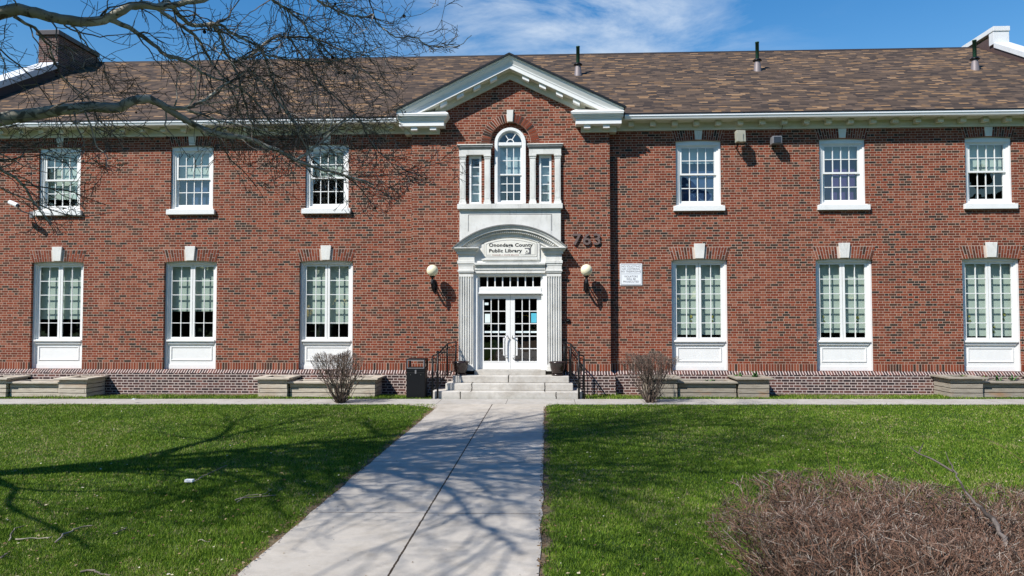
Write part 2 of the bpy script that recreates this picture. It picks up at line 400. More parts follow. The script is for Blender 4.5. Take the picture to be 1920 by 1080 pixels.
gc = g.mix(g.M('MAXIMUM', em, bm), gc, soilc)
g.bump(c0, .6, .02); M['lawn'] = g.fin(gc, .95, .1)
tag(MB().add([(-700, -700, -2.8), (700, -700, 2.8), (700, 700, 2.8), (-700, 700, -2.8)], [(0, 1, 2, 3)]).build('ground', M['lawn']), kind='structure')

def flat(name, poly, z, mat, th=.03):
    n = len(poly); vs = [(p[0], p[1], z + .004*p[0]) for p in poly] + [(p[0], p[1], z + .004*p[0] - th - .02) for p in poly]
    o = MB().add(vs, [tuple(range(n))] + [(i, n+i, n+(i+1) % n, (i+1) % n) for i in range(n)]).build(name, mat)
    return tag(o, kind='structure')
rnd = random.Random(3)
wl = []; y = -24.0
while y < -3.3: wl.append((WX0 + rnd.uniform(-.018, .018), y)); y += .35
wl = [(WX0, -26)] + wl
wr = [(WX1 + rnd.uniform(-.018, .018), yy) for _, yy in wl]
flat('walkway', [(p[0], p[1]) for p in wr] + [(1.02, -2.9)] + [(1.25, SWN(1.2) + .004)] + [(-2.9, SWN(-2.6) + .004)] + [(-2.15, -2.85)] + [(-1.85, -3.15)] + [(p[0], p[1]) for p in reversed(wl)], .014, M['walk'])
xs = [-30 + i for i in range(61)]
flat('cross_path', [(X, SWN(X)) for X in xs] + [(X, SWY(X)) for X in reversed(xs)], .019, M['path'])

# ================================================================ BUILDING
LB = thing('library_building', 'two storey red brick library with white trim and a gabled entrance bay', 'building', (0, 0, 0))
PY = -.24           # face of the entrance bay
XE = 17.6           # inner face of the gable end walls

def wall(mb, x0, x1, z0, top, ops, Y, th=.2, seg=.12, back=False):
    """front face at Y with openings (xa, xb, zb, topfn) and reveals th deep"""
    bx = {round(x0, 4), round(x1, 4), 0.0 if x0 < 0 < x1 else round(x0, 4)}
    for xa, xb, zb, tf in ops:
        n = max(2, int((xb-xa)/seg)) if tf('curved') else 1
        for i in range(n+1): bx.add(round(xa + (xb-xa)*i/n, 4))
    bx = sorted(bx)
    for a, b in zip(bx, bx[1:]):
        m = (a+b)/2; os_ = sorted([o for o in ops if o[0] < m < o[1]], key=lambda o: o[2])
        cur = (z0, z0)
        for o in os_:
            mb.add([(a, Y, cur[0]), (b, Y, cur[1]), (b, Y, o[2]), (a, Y, o[2])], [(0, 1, 2, 3)])
            mb.add([(a, Y, o[2]), (b, Y, o[2]), (b, Y+th, o[2]), (a, Y+th, o[2])], [(0, 1, 2, 3)])
            ta, tb = o[3](a), o[3](b)
            mb.add([(a, Y, ta), (b, Y, tb), (b, Y+th, tb), (a, Y+th, ta)], [(3, 2, 1, 0)])
            cur = (ta, tb)
        mb.add([(a, Y, cur[0]), (b, Y, cur[1]), (b, Y, top(b)), (a, Y, top(a))], [(0, 1, 2, 3)])
    for xa, xb, zb, tf in ops:
        za, zc = tf(xa), tf(xb)
        if za > zb + .01: mb.add([(xa, Y, zb), (xa, Y+th, zb), (xa, Y+th, za), (xa, Y, za)], [(0, 1, 2, 3)])
        if zc > zb + .01: mb.add([(xb, Y, zb), (xb, Y+th, zb), (xb, Y+th, zc), (xb, Y, zc)], [(3, 2, 1, 0)])
def arc_top(xa, xb, zs, rise):
    c = (xa+xb)/2; hw = (xb-xa)/2
    if rise <= 0:
        return lambda x: False if x == 'curved' else zs
    Rr = (hw*hw + rise*rise)/(2*rise); zc = zs + rise - Rr
    return lambda x: True if x == 'curved' else zc + math.sqrt(max(0, Rr*Rr - (x-c)**2))

WXC = (5.37, 9.40, 13.42)
ops = []
for s in (-1, 1):
    for cx in WXC:
        c = s*cx
        ops.append((c-.79, c+.79, .67, arc_top(c-.79, c+.79, 3.80, .04)))
        ops.append((c-.64, c+.64, 5.30, arc_top(c-.64, c+.64, 7.205, .038)))
PW = 2.83
mb = MB()
wall(mb, -XE-.4, -PW, .67, lambda x: 7.8, [o for o in ops if o[0] < 0], 0, th=.30)
wall(mb, PW, XE+.4, .67, lambda x: 7.8, [o for o in ops if o[0] > 0], 0, th=.30)
# gable ends, back wall (seen only from elsewhere)
EV, RY, RZ = (-.47, 7.88), 7.7, 12.5
SL = (RZ-EV[1])/(RY-EV[0])
rz = lambda Y: EV[1] + SL*(Y-EV[0]) if Y <= RY else RZ - SL*(Y-RY)
for s in (-1, 1):
    xo = s*(XE+.4)
    f = [(0, 1, 2, 3, 4)] if s > 0 else [(4, 3, 2, 1, 0)]
    mb.add([(xo, 0, 0), (xo, 15.4, 0), (xo, 15.4, 7.9), (xo, RY, 12.6), (xo, 0, 7.9)], f)
mb.add([(-XE-.4, 15.4, 0), (XE+.4, 15.4, 0), (XE+.4, 15.4, 8), (-XE-.4, 15.4, 8)], [(3, 2, 1, 0)])
mb.build('brick_wall', M['brick'], LB)

# entrance bay wall
mb = MB()
apex = lambda x: 9.30 - .49*abs(x)
R57 = lambda x: True if x == 'curved' else 7.17 + math.sqrt(max(0, .58*.58 - x*x))
wall(mb, -PW, PW, .67, apex, [(-1.0, 1.0, .70, arc_top(-1.0, 1.0, 3.45, 0)), (-.58, .58, 5.38, R57),
     (-1.18, -.82, 5.38, arc_top(-1.18, -.82, 6.83, 0)), (.82, 1.18, 5.38, arc_top(.82, 1.18, 6.83, 0))], PY, th=.13, seg=.05)
for s in (-1, 1):
    X = s*PW
    f = [(0, 1, 2, 3)] if s > 0 else [(3, 2, 1, 0)]
    mb.add([(X, PY, .67), (X, .02, .67), (X, .02, 8.0), (X, PY, 8.0)], f)
mb.build('entrance_bay_wall', M['brick'], LB)
# recessed brick field round the arched window
mb = MB()
R44 = lambda x: True if x == 'curved' else 7.17 + math.sqrt(max(0, .44*.44 - x*x))
R57b = lambda x: 7.17 + math.sqrt(max(0, .58*.58 - x*x)) if abs(x) <= .58 else 7.17
N = 48; prev = None
bx = sorted({round(-.58 + 1.16*i/N, 4) for i in range(N+1)} | {-.44, .44})
for a, b in zip(bx, bx[1:]):
    m = (a+b)/2; Yr = PY+.128
    lo = (R44(a), R44(b)) if abs(m) < .44 else (5.38, 5.38)
    mb.add([(a, Yr, lo[0]), (b, Yr, lo[1]), (b, Yr, R57b(b)), (a, Yr, R57b(a))], [(0, 1, 2, 3)])
mb.build('recessed_brick_field', M['brick_plain'], LB)

# base course
mb = MB()
for x0, x1, Y in ((-XE-.42, -PW-.12, -.12), (-PW-.12, -1.45, PY-.12), (1.45, PW+.12, PY-.12), (PW+.12, XE+.42, -.12)):
    mb.add([(x0, Y, -.2), (x1, Y, -.2), (x1, Y, .575), (x0, Y, .575)], [(0, 1, 2, 3)])
for s in (-1, 1):
    X = s*(PW+.12); f = [(0, 1, 2, 3)] if s > 0 else [(3, 2, 1, 0)]
    mb.add([(X, PY-.12, -.05), (X, -.12, -.05), (X, -.12, .575), (X, PY-.12, .575)], f)
mb.build('base_course', M['base'], LB)
mb = MB()
for x0, x1, Y, Yw, xa, xb in ((-XE-.42, -PW-.12, -.12, .01, 0, .12), (-PW-.12, -1.48, PY-.12, PY+.01, .12, 0), (1.48, PW+.12, PY-.12, PY+.01, 0, -.12), (PW+.12, XE+.42, -.12, .01, -.12, 0)):
    mb.add([(x0, Y, .575), (x1, Y, .575), (x1+xb, Yw, .672), (x0+xa, Yw, .672)], [(0, 1, 2, 3)])
for s in (-1, 1):
    X = s*(PW+.12); f = [(0, 1, 2, 3)] if s > 0 else [(3, 2, 1, 0)]
    mb.add([(X, PY-.12, .575), (X, -.12, .575), (s*PW, .0, .672), (s*PW, PY, .672)], f)
mb.build('sloped_base_cap', M['rowlock'], LB)

# brick arches
def jack_arch(cx, hw, z0, rise, h, Y, key):
    mo = MB(); n = 11; rr = random.Random(int(cx*100)+int(z0*10))
    Rr = (hw*hw+rise*rise)/(2*rise); foc = z0 - 4.6*hw*.55 - .6
    def pt(t, r):    # t: -1..1, r: 0..1 from the soffit up
        xb = cx + t*hw; zb = z0 + rise - Rr + math.sqrt(Rr*Rr-(t*hw)**2)
        zt = z0 + h; k = (zt-foc)/(zb-foc)
        xt = cx + t*hw*k
        return (xb + (xt-xb)*r, zb + (zt-zb)*r)
    mo.prism([pt(-1, 0)] + [pt(-1+2*i/12, 0) for i in range(1, 13)] + [pt(1, 1), pt(-1, 1)], Y-.003, Y+.05)
    mb = mo; mb.m = [1]*len(mb.m); n = 21
    for i in range(n):
        t0 = -1 + 2*(i+.10)/n; t1 = -1 + 2*(i+.90)/n; tm = (t0+t1)/2*hw
        if abs(tm) < key: continue
        sp = .34 if i % 2 else .68
        for r0, r1 in ((.015, sp-.02), (sp+.02, .985)):
            q = [pt(t0, r0), pt(t1, r0), pt(t1, r1), pt(t0, r1)]
            mb.prism(q, Y-.009, Y+.03, tone=rr.random())
    mb.build('brick_arch', [M['arch'], M['mortar']], LB, tone=True)
def keystone(cx, wb, wt, z0, z1, Y, mat, parent, pr=.05):
    mb = MB(); mb.prism([(cx-wb, z0), (cx+wb, z0), (cx+wt, z1), (cx-wt, z1)], Y-pr, Y+.05)
    return mb.build('keystone', mat, parent, bevel=.006)

# -------- windows
def sash_bars(mb, x0, x1, z0, z1, nc, nr, Y, w=.022, d=.03):
    for i in range(1, nc):
        x = x0 + (x1-x0)*i/nc; mb.box(x-w/2, x+w/2, Y, Y+d, z0, z1)
    for j in range(1, nr):
        z = z0 + (z1-z0)*j/nr; mb.box(x0, x1, Y+.002, Y+d-.002, z-w/2, z+w/2)
def rect_frame(mb, x0, x1, z0, z1, w, y0, y1, wb=None, wt=None):
    wb = w if wb is None else wb; wt = w if wt is None else wt
    mb.box(x0, x0+w, y0, y1, z0, z1); mb.box(x1-w, x1, y0, y1, z0, z1)
    mb.box(x0+w, x1-w, y0, y1, z0, z0+wb); mb.box(x0+w, x1-w, y0, y1, z1-wt, z1)
def pane(x0, x1, z0, z1, Y, parent, mat=None):
    return MB().add([(x0, Y, z0), (x1, Y, z0), (x1, Y, z1), (x0, Y, z1)], [(0, 1, 2, 3)]).build('pane', mat or M['glass'], parent)
def shade(x0, x1, z0, z1, Y, parent, mat='shade'):
    return MB().box(x0, x1, Y, Y+.004, z0, z1).build('roller_shade', M[mat], parent)

def upper_window(c, sh, extra=None):
    mb = MB(); a = arc_top(c-.635, c+.635, 7.205, .038)
    # head with curved top, jambs with a stepped profile
    top = [(c-.635+1.27*i/12, a(c-.635+1.27*i/12)) for i in range(13)]
    mb.prism([(c+.635, 7.10), (c-.635, 7.10)] + top, .055, .24)
    for s in (-1, 1):
        xo = c+s*.635; lo, hi = sorted((xo, xo-s*.06)); mb.box(lo, hi, .055, .24, 5.36, 7.10)
        lo, hi = sorted((xo-s*.06, xo-s*.11)); mb.box(lo, hi, .085, .24, 5.36, 7.10)
    mb.box(c-.525, c+.525, .085, .24, 7.075, 7.10)
    mb.box(c-.525, c+.525, .06, .24, 5.36, 5.43)
    w = mb.build('window', M['white'], LB, bevel=.004)
    mb = MB(); x0, x1 = c-.525, c+.525
    rect_frame(mb, x0, x1, 6.25, 7.075, .065, .105, .145, wb=.05, wt=.045)
    sash_bars(mb, x0+.065, x1-.065, 6.30, 7.03, 4, 2, .108)
    mb.build('sash', M['white'], w)
    mb = MB()
    rect_frame(mb, x0, x1, 5.43, 6.29, .065, .150, .19, wb=.08, wt=.045)
    sash_bars(mb, x0+.065, x1-.065, 5.51, 6.245, 4, 2, .153)
    mb.build('sash', M['white'], w)
    pane(x0+.06, x1-.06, 6.29, 7.04, .128, w); pane(x0+.06, x1-.06, 5.50, 6.25, .172, w)
    mb = MB(); mb.box(c-.72, c+.72, -.09, .05, 5.20, 5.345); mb.box(c-.66, c+.66, -.05, .2, 5.345, 5.362)
    mb.build('sill', M['white'], w, bevel=.006)
    keystone(c, .085, .115, 7.253, 7.515, 0, M['stone'], w, .035)
    jack_arch(c, .66, 7.20, .05, .33, -.001, .12)
    for z0, z1, m in sh: shade(c-.52, c+.52, z0, z1, .29 if m in('shade','bshade') else .42, w, m)
    return w
def lower_window(c, zs, notes=None):
    mb = MB(); a = arc_top(c-.785, c+.785, 3.80, .04)
    top = [(c-.785+1.57*i/12, a(c-.785+1.57*i/12)) for i in range(13)]
    mb.prism([(c+.785, 3.745), (c-.785, 3.745)] + top, .085, .26)
    for s in (-1, 1):
        xo = c+s*.785; lo, hi = sorted((xo, xo-s*.065)); mb.box(lo, hi, .085, .26, .672, 3.745)
        lo, hi = sorted((xo-s*.065, xo-s*.10)); mb.box(lo, hi, .12, .26, .672, 3.745)
    w = mb.build('window', M['white'], LB, bevel=.004)
    for s in (-1, 1):
        x0, x1 = sorted((c+s*.008, c+s*.685)); mb = MB()
        rect_frame(mb, x0, x1, 1.535, 3.745, .062, .15, .195, wb=.07, wt=.07)
        sash_bars(mb, x0+.062, x1-.062, 1.605, 3.675, 2, 5, .155, w=.02)
        mb.build('sash', M['white'], w); pane(x0+.06, x1-.06, 1.60, 3.68, .177, w)
    mb = MB(); mb.box(c-.685, c+.685, .08, .26, 1.46, 1.533); mb.box(c-.72, c+.72, .045, .08, 1.475, 1.525); mb.box(c-.685, c+.685, .09, .125, 1.395, 1.455)
    mb.build('sill', M['white'], w, bevel=.006)
    mb = MB(); mb.box(c-.685, c+.685, .135, .26, .672, 1.458)
    for q in ((c-.62, c-.59, .92, 1.33), (c+.59, c+.62, .92, 1.33)): mb.box(q[0], q[1], .118, .134, q[2], q[3])
    mb.box(c-.59, c+.59, .118, .134, 1.30, 1.33); mb.box(c-.59, c+.59, .118, .134, .92, .945); mb.box(c-.685, c+.685, .12, .134, .672, .80)
    mb.build('panel', M['white'], w, bevel=.003)
    keystone(c, .115, .155, 3.85, 4.27, 0, M['stone'], w, .06)
    jack_arch(c, .76, 3.80, .04, .37, -.001, .15)
    shade(c-.68, c+.68, zs, 3.74, .29, w)
    if notes:
        mb = MB(); rr = random.Random(int(c*10))
        for nx, nz in notes:
            for k in range(2):
                qx = nx + rr.uniform(-.03, .05)*k; qz = nz - .13*k; n = 7; r = rr.uniform(.03, .05)
                mb.prism([(c+qx+r*math.cos(6.283*i/n)*rr.uniform(.7, 1.2), qz+r*math.sin(6.283*i/n)*rr.uniform(.7, 1.2)) for i in range(n)], .272, .276, tone=.2+.6*k)
        mb.build('paper_flowers', mat_flower, w, tone=True)
    return w
mat_flower = mat_tone('paper_flower', [(0, (.5, .42, .1)), (.5, (.35, .4, .15)), (1, (.06, .09, .07))])
U = {(-1, 2): [(5.72, 7.06, 'shade')], (-1, 1): [(6.27, 7.06, 'shade'), (5.45, 6.2, 'blue')], (-1, 0): [(6.27, 7.06, 'shade')],
     (1, 0): [(6.62, 7.06, 'bshade'), (5.45, 7.06, 'blue')], (1, 1): [(6.70, 7.06, 'bshade'), (5.45, 6.75, 'purple')], (1, 2): [(6.27, 7.06, 'shade')]}
for (s, i), sh in U.items(): upper_window(s*WXC[i], sh)
for (s, i), zs in {(-1, 2): 2.13, (-1, 1): 2.36, (-1, 0): 1.99}.items(): lower_window(s*WXC[i], zs)
lower_window(WXC[0], 1.68, [(-.2, 2.2), (.42, 2.2)]); lower_window(WXC[1], 1.74, [(-.5, 2.2), (.46, 2.18)]); lower_window(WXC[2], 1.645, [(-.48, 2.2), (.48, 2.25), (.2, 1.9)])

# -------- interior shell
mb = MB()
mb.add([(-XE, .75, 0), (XE, .75, 0), (XE, 6, 0), (-XE, 6, 0)], [(0, 1, 2, 3)])
mb.box(-XE, XE, .305, 6, .3, .55); mb.box(-XE, XE, .305, 6, 4.3, 4.7); mb.box(-XE, XE, 5.9, 6.0, .5, 8); mb.box(-XE, XE, .305, 6, 7.6, 7.75)
for X in (-15.5, -11.4, -7.4, -3.0, 3.0, 7.4, 11.4, 15.5): mb.box(X-.06, X+.06, .31, 6, .55, 7.6)
mb.build('interior_partition', M['dark'], LB)
mb = MB(); rr = random.Random(8)
for cx, n in ((-13.42, 4), (-9.4, 5), (-5.37, 3), (0, 3)):
    for k in range(n):
        x = cx - .6 + 1.2*k/n; mb.box(x, x+.22, 1.6+rr.random(), 1.9+rr.random(), .55, 1.7+.4*rr.random(), tone=rr.random())
mb.build('bookcase', mat_tone('book_colours', [(0, (.12, .12, .13)), (.5, (.2, .1, .07)), (1, (.08, .12, .16))]), LB, tone=True)

# -------- main roof
mb = MB()
RX = 2.95
for xa, xb, Ya in ((-XE, -RX, EV[0]), (-RX, RX, -.06), (RX, XE, EV[0])):
    mb.add([(xa, Ya, rz(Ya)), (xb, Ya, rz(Ya)), (xb, RY, RZ), (xa, RY, RZ)], [(0, 1, 2, 3)])
    if Ya < -.1: mb.add([(xa, Ya, EV[1]-.05), (xb, Ya, EV[1]-.05), (xb, 1.2, 8.75), (xa, 1.2, 8.75)], [(3, 2, 1, 0)])
mb.add([(-XE, RY, RZ), (XE, RY, RZ), (XE, 15.9, rz(15.9)), (-XE, 15.9, rz(15.9))], [(0, 1, 2, 3)])
# small roof over the entrance gable
AZ_, AX = 9.585, 3.24
for s in (-1, 1):
    v = [(0, -.72, AZ_), (s*AX, -.72, 8.02), (s*AX, -.10, 8.02), (0, 2.75, AZ_)]
    mb.add(v, [(0, 1, 2, 3)] if s < 0 else [(3, 2, 1, 0)])
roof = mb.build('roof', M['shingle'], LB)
mb = MB(); mb.box(-XE, -3.2, EV[0]-.03, EV[0]+.03, 7.872, 7.905); mb.box(3.2, XE, EV[0]-.03, EV[0]+.03, 7.872, 7.905)
for s in (-1, 1):
    mb.prism([(0, AZ_-.035), (0, AZ_+.02), (s*(AX+.02), 8.02+.02), (s*(AX+.02), 8.02-.035)], -.745, -.69)
mb.build('drip_edge', M['drip'], roof)
mb = MB(); mb.box(-XE, XE, RY-.09, RY+.09, RZ-.045, RZ+.004); mb.build('ridge_cap', M['cap'], roof)

# -------- eaves cornice and gutter
for s in (-1, 1):
    x0, x1 = sorted((s*3.05, s*(XE+.35)))
    mb = MB()
    mb.xprism([(0, 7.52), (-.055, 7.52), (-.055, 7.56), (-.04, 7.575), (-.04, 7.74), (0, 7.74)], x0, x1)
    mb.xprism([(-.04, 7.735), (-.10, 7.75), (-.36, 7.755), (-.36, 7.82), (0, 7.82)], x0, x1)
    cor = mb.build('cornice', M['cream'], LB)
    k = 0; X = 3.45
    while X < XE+.2:
        MB().box(s*X-.078, s*X+.078, -.24, -.041, 7.615, 7.742).build('modillion', M['cream'], cor); X += .612
    mb = MB(); x0, x1 = sorted((s*3.24, s*(XE+.3)))
    mb.xprism([(-.36, 7.745), (-.40, 7.735), (-.455, 7.755), (-.475, 7.81), (-.49, 7.825), (-.49, 7.868), (-.36, 7.868)], x0, x1)
    mb.build('gutter', M['gutter'], LB)
    tag_x = s*11.4

# -------- entrance gable: raking cornice and returns
ped = MB()
sl = (AZ_-8.02)/AX
def rake(mb, s, d0, d1, y0, y1, xe, x0=0.0):    # band between vertical drops d0..d1 below the roof edge line
    e = lambda x: AZ_ - sl*abs(x) - .03
    mb.prism([(x0, e(x0)-d0), (s*xe, e(xe)-d0), (s*xe, e(xe)-d1), (x0, e(x0)-d1)] if s > 0 else [(x0, e(x0)-d1), (s*xe, e(xe)-d1), (s*xe, e(xe)-d0), (x0, e(x0)-d0)], y0, y1)
for s in (-1, 1):
    # crown moulding in three canted steps
    e_ = lambda x: AZ_ - sl*abs(x) - .03
    prof = [(-.70, 0), (-.70, .028), (-.672, .034), (-.662, .085), (-.625, .145), (-.60, .19), (-.60, .22), (-.2, .22), (-.2, 0)]
    k_ = len(prof); xe_ = 3.19
    va = [(0, y_, e_(0)-d_) for y_, d_ in prof] + [(s*xe_, y_, e_(xe_)-d_) for y_, d_ in prof]
    ped.add(va, [tuple(range(k_))[::-s], tuple(range(k_, 2*k_))[::s]] + [(i, k_+i, k_+(i+1) % k_, (i+1) % k_)[::-s] for i in range(k_)])
    rake(ped, s, .22, .345, -.585, -.2, 2.88)
ped_o = ped.build('pediment', M['white'], LB)
mb = MB()
for s in (-1, 1):
    rake(mb, s, .345, .36, -.56, -.2, 2.6); rake(mb, s, .36, .565, PY-.07, -.2, 2.12); rake(mb, s, .36, .44, PY-.11, -.2, 2.14)
mb.build('raking_frieze', M['cream'], ped_o)
for s in (-1, 1):
    for i in range(4):
        x = .36 + .475*i; e = lambda q: AZ_ - sl*q - .03
        mb = MB(); mb.prism([(s*x, e(x)-.36), (s*(x+.19), e(x+.19)-.36), (s*(x+.19), e(x+.19)-.455), (s*x, e(x)-.455)][::s], PY-.29, PY-.112)
        mb.build('modillion', M['white'], ped_o)
for s in (-1, 1):
    mb = MB(); lo = lambda a, b: sorted((s*a, s*b))
    a, b = lo(1.74, 3.19)
    # sloped flashing on top of the return
    mb.add([(s*1.72, -.69, 7.93), (s*3.2, -.69, 7.93), (s*3.2, PY, 8.12), (s*1.90, PY, 8.12), (s*1.72, -.69, 7.90), (s*3.2, -.69, 7.90), (s*3.2, PY, 7.90), (s*1.72, PY, 7.90)],
           [(0, 1, 2, 3), (4, 5, 1, 0), (5, 6, 2, 1), (7, 4, 0, 3), (7, 6, 5, 4), (6, 7, 3, 2)])
    for i in range(4):
        a, b = lo(1.74+.025*i, 3.19-.01*i); mb.box(a, b, -.68+.03*i, 0 if True else 0, 7.90-.035*(i+1), 7.90-.035*i)
    a, b = lo(1.86, 3.14); mb.box(a, b, -.56, 0, 7.60, 7.76)
    ret = mb.build('pediment_return', M['white'], LB, bevel=.004)
    a, b = lo(2.02, 3.02); MB().box(a, b, PY-.07, 0, 7.43, 7.60).build('return_frieze', M['cream'], ret)
    for x in (2.18, 2.72):
        a, b = lo(x-.09, x+.09); MB().box(a, b, PY-.27, PY-.072, 7.50, 7.599).build('modillion', M['white'], ret)

# -------- chimney, parapets, vents
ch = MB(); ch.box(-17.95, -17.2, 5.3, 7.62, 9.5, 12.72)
M['chim'] = mat_brick('shade_darkened_chimney_brick', ramp=DARK, mortar=(.34, .28, .25)); cho = ch.build('chimney', M['chim'], LB)  # whole chimney coloured darker to carry the shade of its right side
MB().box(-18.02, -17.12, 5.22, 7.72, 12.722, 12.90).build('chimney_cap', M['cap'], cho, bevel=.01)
M['parapet'] = mat_plain('dark_parapet_cladding', (.085, .055, .05), .7, .3)
M['coping'] = mat_plain('pale_coping', (.66, .67, .68), .5, .35, var=.1, dirt=((.3, .3, .29), .3))
def rakewall(s, xa, xb, Y0, Y1, h0, h1, name, mat, parent):
    a, b = sorted((s*xa, s*xb)); mb = MB()
    mb.xprism([(Y0, rz(Y0)-h0), (Y1, rz(Y1)-h0), (Y1, rz(Y1)+h1), (Y0, rz(Y0)+h1)], a, b); return mb.build(name, mat, parent, bevel=.008 if 'cop' in name else 0)
pl = rakewall(-1, 17.25, 17.7, -.5, 5.25, .8, .32, 'parapet', M['parapet'], LB)
rakewall(-1, 17.16, 17.85, -.55, 5.28, -.32, .56, 'coping', M['coping'], pl)
rakewall(-1, 17.25, 17.7, 7.75, 15.9, .8, .32, 'parapet', M['parapet'], LB)
pr = rakewall(1, 17.6, 18.05, -.5, 6.62, .8, .22, 'parapet', M['parapet'], LB)
rakewall(1, 17.56, 18.15, -.55, 6.62, -.22, .42, 'coping', M['coping'], pr)
MB().box(17.62, 18.05, 6.62, 8.7, 11.2, 12.62).build('ridge_block', M['parapet'], LB)
mb = MB(); mb.box(17.56, 18.12, 6.60, 6.9, 12.25, 12.72); mb.box(17.54, 18.14, 6.57, 8.78, 12.722, 12.90); mb.build('coping', M['coping'], LB.children[-1], bevel=.01)
rakewall(1, 17.6, 18.05, 8.7, 15.9, .8, .2, 'parapet', M['parapet'], LB)
for X, Y in ((2.14, 4.32), (8.35, 4.53), (15.49, 4.19)):
    z = rz(Y); mb = MB(); mb.lathe([(.062, z-.1), (.062, z+.97), (.07, z+.97), (.07, z+1.0), (.05, z+1.0), (.05, z+.9)], X, Y, 14)
    v = mb.build('vent_pipe', M['greenpipe'], LB, smooth=True)
    MB().lathe([(.15, z-.15), (.09, z+.34), (.07, z+.36)], X, Y, 16).build('flashing', M['flash'], v, smooth=True)
    MB().lathe([(.0, z+.41), (.11, z+.40), (.155, z+.355), (.15, z+.34), (.07, z+.345)], X, Y, 16).build('storm_collar', M['black'], v, smooth=True)

# -------- arched window over the door
def archpts(r, n=20, zc=7.17, x=0): return [(x + r*math.cos(math.pi*i/n), zc + r*math.sin(math.pi*i/n)) for i in range(n+1)]
def ring(mb, r0, r1, y0, y1, zc=7.17, n=24, a0=0, a1=math.pi, cx=0, tone=.5):
    for i in range(n):
        t0 = a0 + (a1-a0)*i/n; t1 = a0 + (a1-a0)*(i+1)/n
        p = lambda r, t: (cx + r*math.cos(t), zc + r*math.sin(t))
        mb.prism([p(r0, t1), p(r0, t0), p(r1, t0), p(r1, t1)], y0, y1, tone)
mb = MB(); YW = PY+.02
for r0, r1, dy in ((.36, .445, 0), (.33, .36, .03)):
    ring(mb, r0, r1, YW+dy, YW+.2)
    for s in (-1, 1):
        a, b = sorted((s*r0, s*r1)); mb.box(a, b, YW+dy, YW+.2, 5.43, 7.17)
mb.box(-.33, .33, YW+.02, YW+.2, 7.10, 7.19); mb.box(-.36, .36, YW-.005, YW+.2, 5.392, 5.47)
aw = mb.build('arched_window', M['white'], LB, bevel=.003)
mb = MB(); rect_frame(mb, -.33, .33, 6.25, 7.10, .04, YW+.07, YW+.1); sash_bars(mb, -.29, .29, 6.29, 7.06, 3, 2, YW+.075)
# three rows above the meeting rail in the photograph: lower sash has three as well
mb.build('sash', M['white'], aw)
mb = MB(); rect_frame(mb, -.33, .33, 5.47, 6.28, .04, YW+.102, YW+.13, wb=.06); sash_bars(mb, -.29, .29, 5.53, 6.25, 3, 3, YW+.105); mb.build('sash', M['white'], aw)
pane(-.33, .33, 5.47, 7.1, YW+.12, aw)
mb = MB(); mb.add([(0, YW+.1, 7.19)] + [(x, YW+.1, z) for x, z in archpts(.34)], [(0, i+1, i+2) for i in range(20)][::1]); mb.build('pane', M['glass'], aw)
mb = MB(); ring(mb, .085, .11, YW+.06, YW+.09, zc=7.19)
for t in (60, 120):
    c_, s_ = math.cos(R_(t)), math.sin(R_(t)); n_ = (-s_*.011, c_*.011)
    mb.prism([(.1*c_-n_[0], 7.19+.1*s_-n_[1]), (.34*c_-n_[0], 7.17+.34*s_-n_[1]), (.34*c_+n_[0], 7.17+.34*s_+n_[1]), (.1*c_+n_[0], 7.19+.1*s_+n_[1])], YW+.062, YW+.088)
mb.build('fanlight_bars', M['white'], aw)
shade(-.33, .33, 6.28, 7.08, YW+.22, aw, 'bshade')
# brick ring
mb = MB(); ring(mb, .585, .83, PY-.003, PY+.02); mb.m = [1]*len(mb.m); n = 33; rr = random.Random(5)
for i in range(n):
    a0 = math.pi*(i+.1)/n; a1 = math.pi*(i+.9)/n
    if abs((a0+a1)/2-math.pi/2) < .1: continue
    ring(mb, .59, .825, PY-.012, PY+.01, n=1, a0=a0, a1=a1, tone=rr.random())
mb.build('brick_arch', [M['arch'], M['mortar']], LB, tone=True)
keystone(0, .075, .095, 7.77, 8.10, PY, M['stone'], LB, .06)
# flanking narrow windows
for s in (-1, 1):
    c = s*1.0; mb = MB(); rect_frame(mb, c-.178, c+.178, 5.392, 6.828, .062, PY+.015, PY+.16, wb=.08, wt=.09)
    w = mb.build('narrow_window', M['white'], LB, bevel=.003)
    mb = MB(); sash_bars(mb, c-.116, c+.116, 5.47, 6.74, 1, 5, PY+.06); mb.build('sash', M['white'], w)
    pane(c-.12, c+.12, 5.46, 6.75, PY+.08, w); shade(c-.14, c+.14, 5.46, 6.55, PY+.2, w, 'bshade')
# stone pilasters, entablatures, sill band
for s in (-1, 1):
    for xc in (.645, 1.352):
        c = s*xc; mb = MB()
        mb.box(c-.082, c+.082, PY-.09, PY+.01, 5.50, 6.70); mb.box(c-.05, c+.05, PY-.096, PY-.091, 5.56, 6.64)
        for q, z0, z1 in ((.105, 5.40, 5.46), (.095, 5.46, 5.50), (.092, 6.70, 6.73), (.105, 6.76, 6.81)): mb.box(c-q, c+q, PY-.09-(q-.08), PY+.01, z0, z1)
        mb.box(c-.084, c+.084, PY-.092, PY+.01, 6.73, 6.76)
        mb.build('pilaster', M['stone'], LB, bevel=.004)
    a, b = sorted((s*.545, s*1.452)); mb = MB()
    mb.box(a, b, PY-.105, PY+.01, 6.812, 6.98)
    for i in range(5): q = .010+.013*i; mb.box(a-q, b+q, PY-.115-q, PY+.01, 6.98+.024*i, 6.98+.024*(i+1), mi=0 if i in (2, 4) else 1)
    mb.build('entablature', [M['stone'], M['weathered']], LB, bevel=.003)
mb = MB(); mb.box(-1.49, 1.49, PY-.20, PY+.01, 5.25, 5.392); mb.box(-1.45, 1.45, PY-.15, PY+.01, 5.215, 5.25)
band = mb.build('stone_sill_band', M['stone'], LB, bevel=.006)

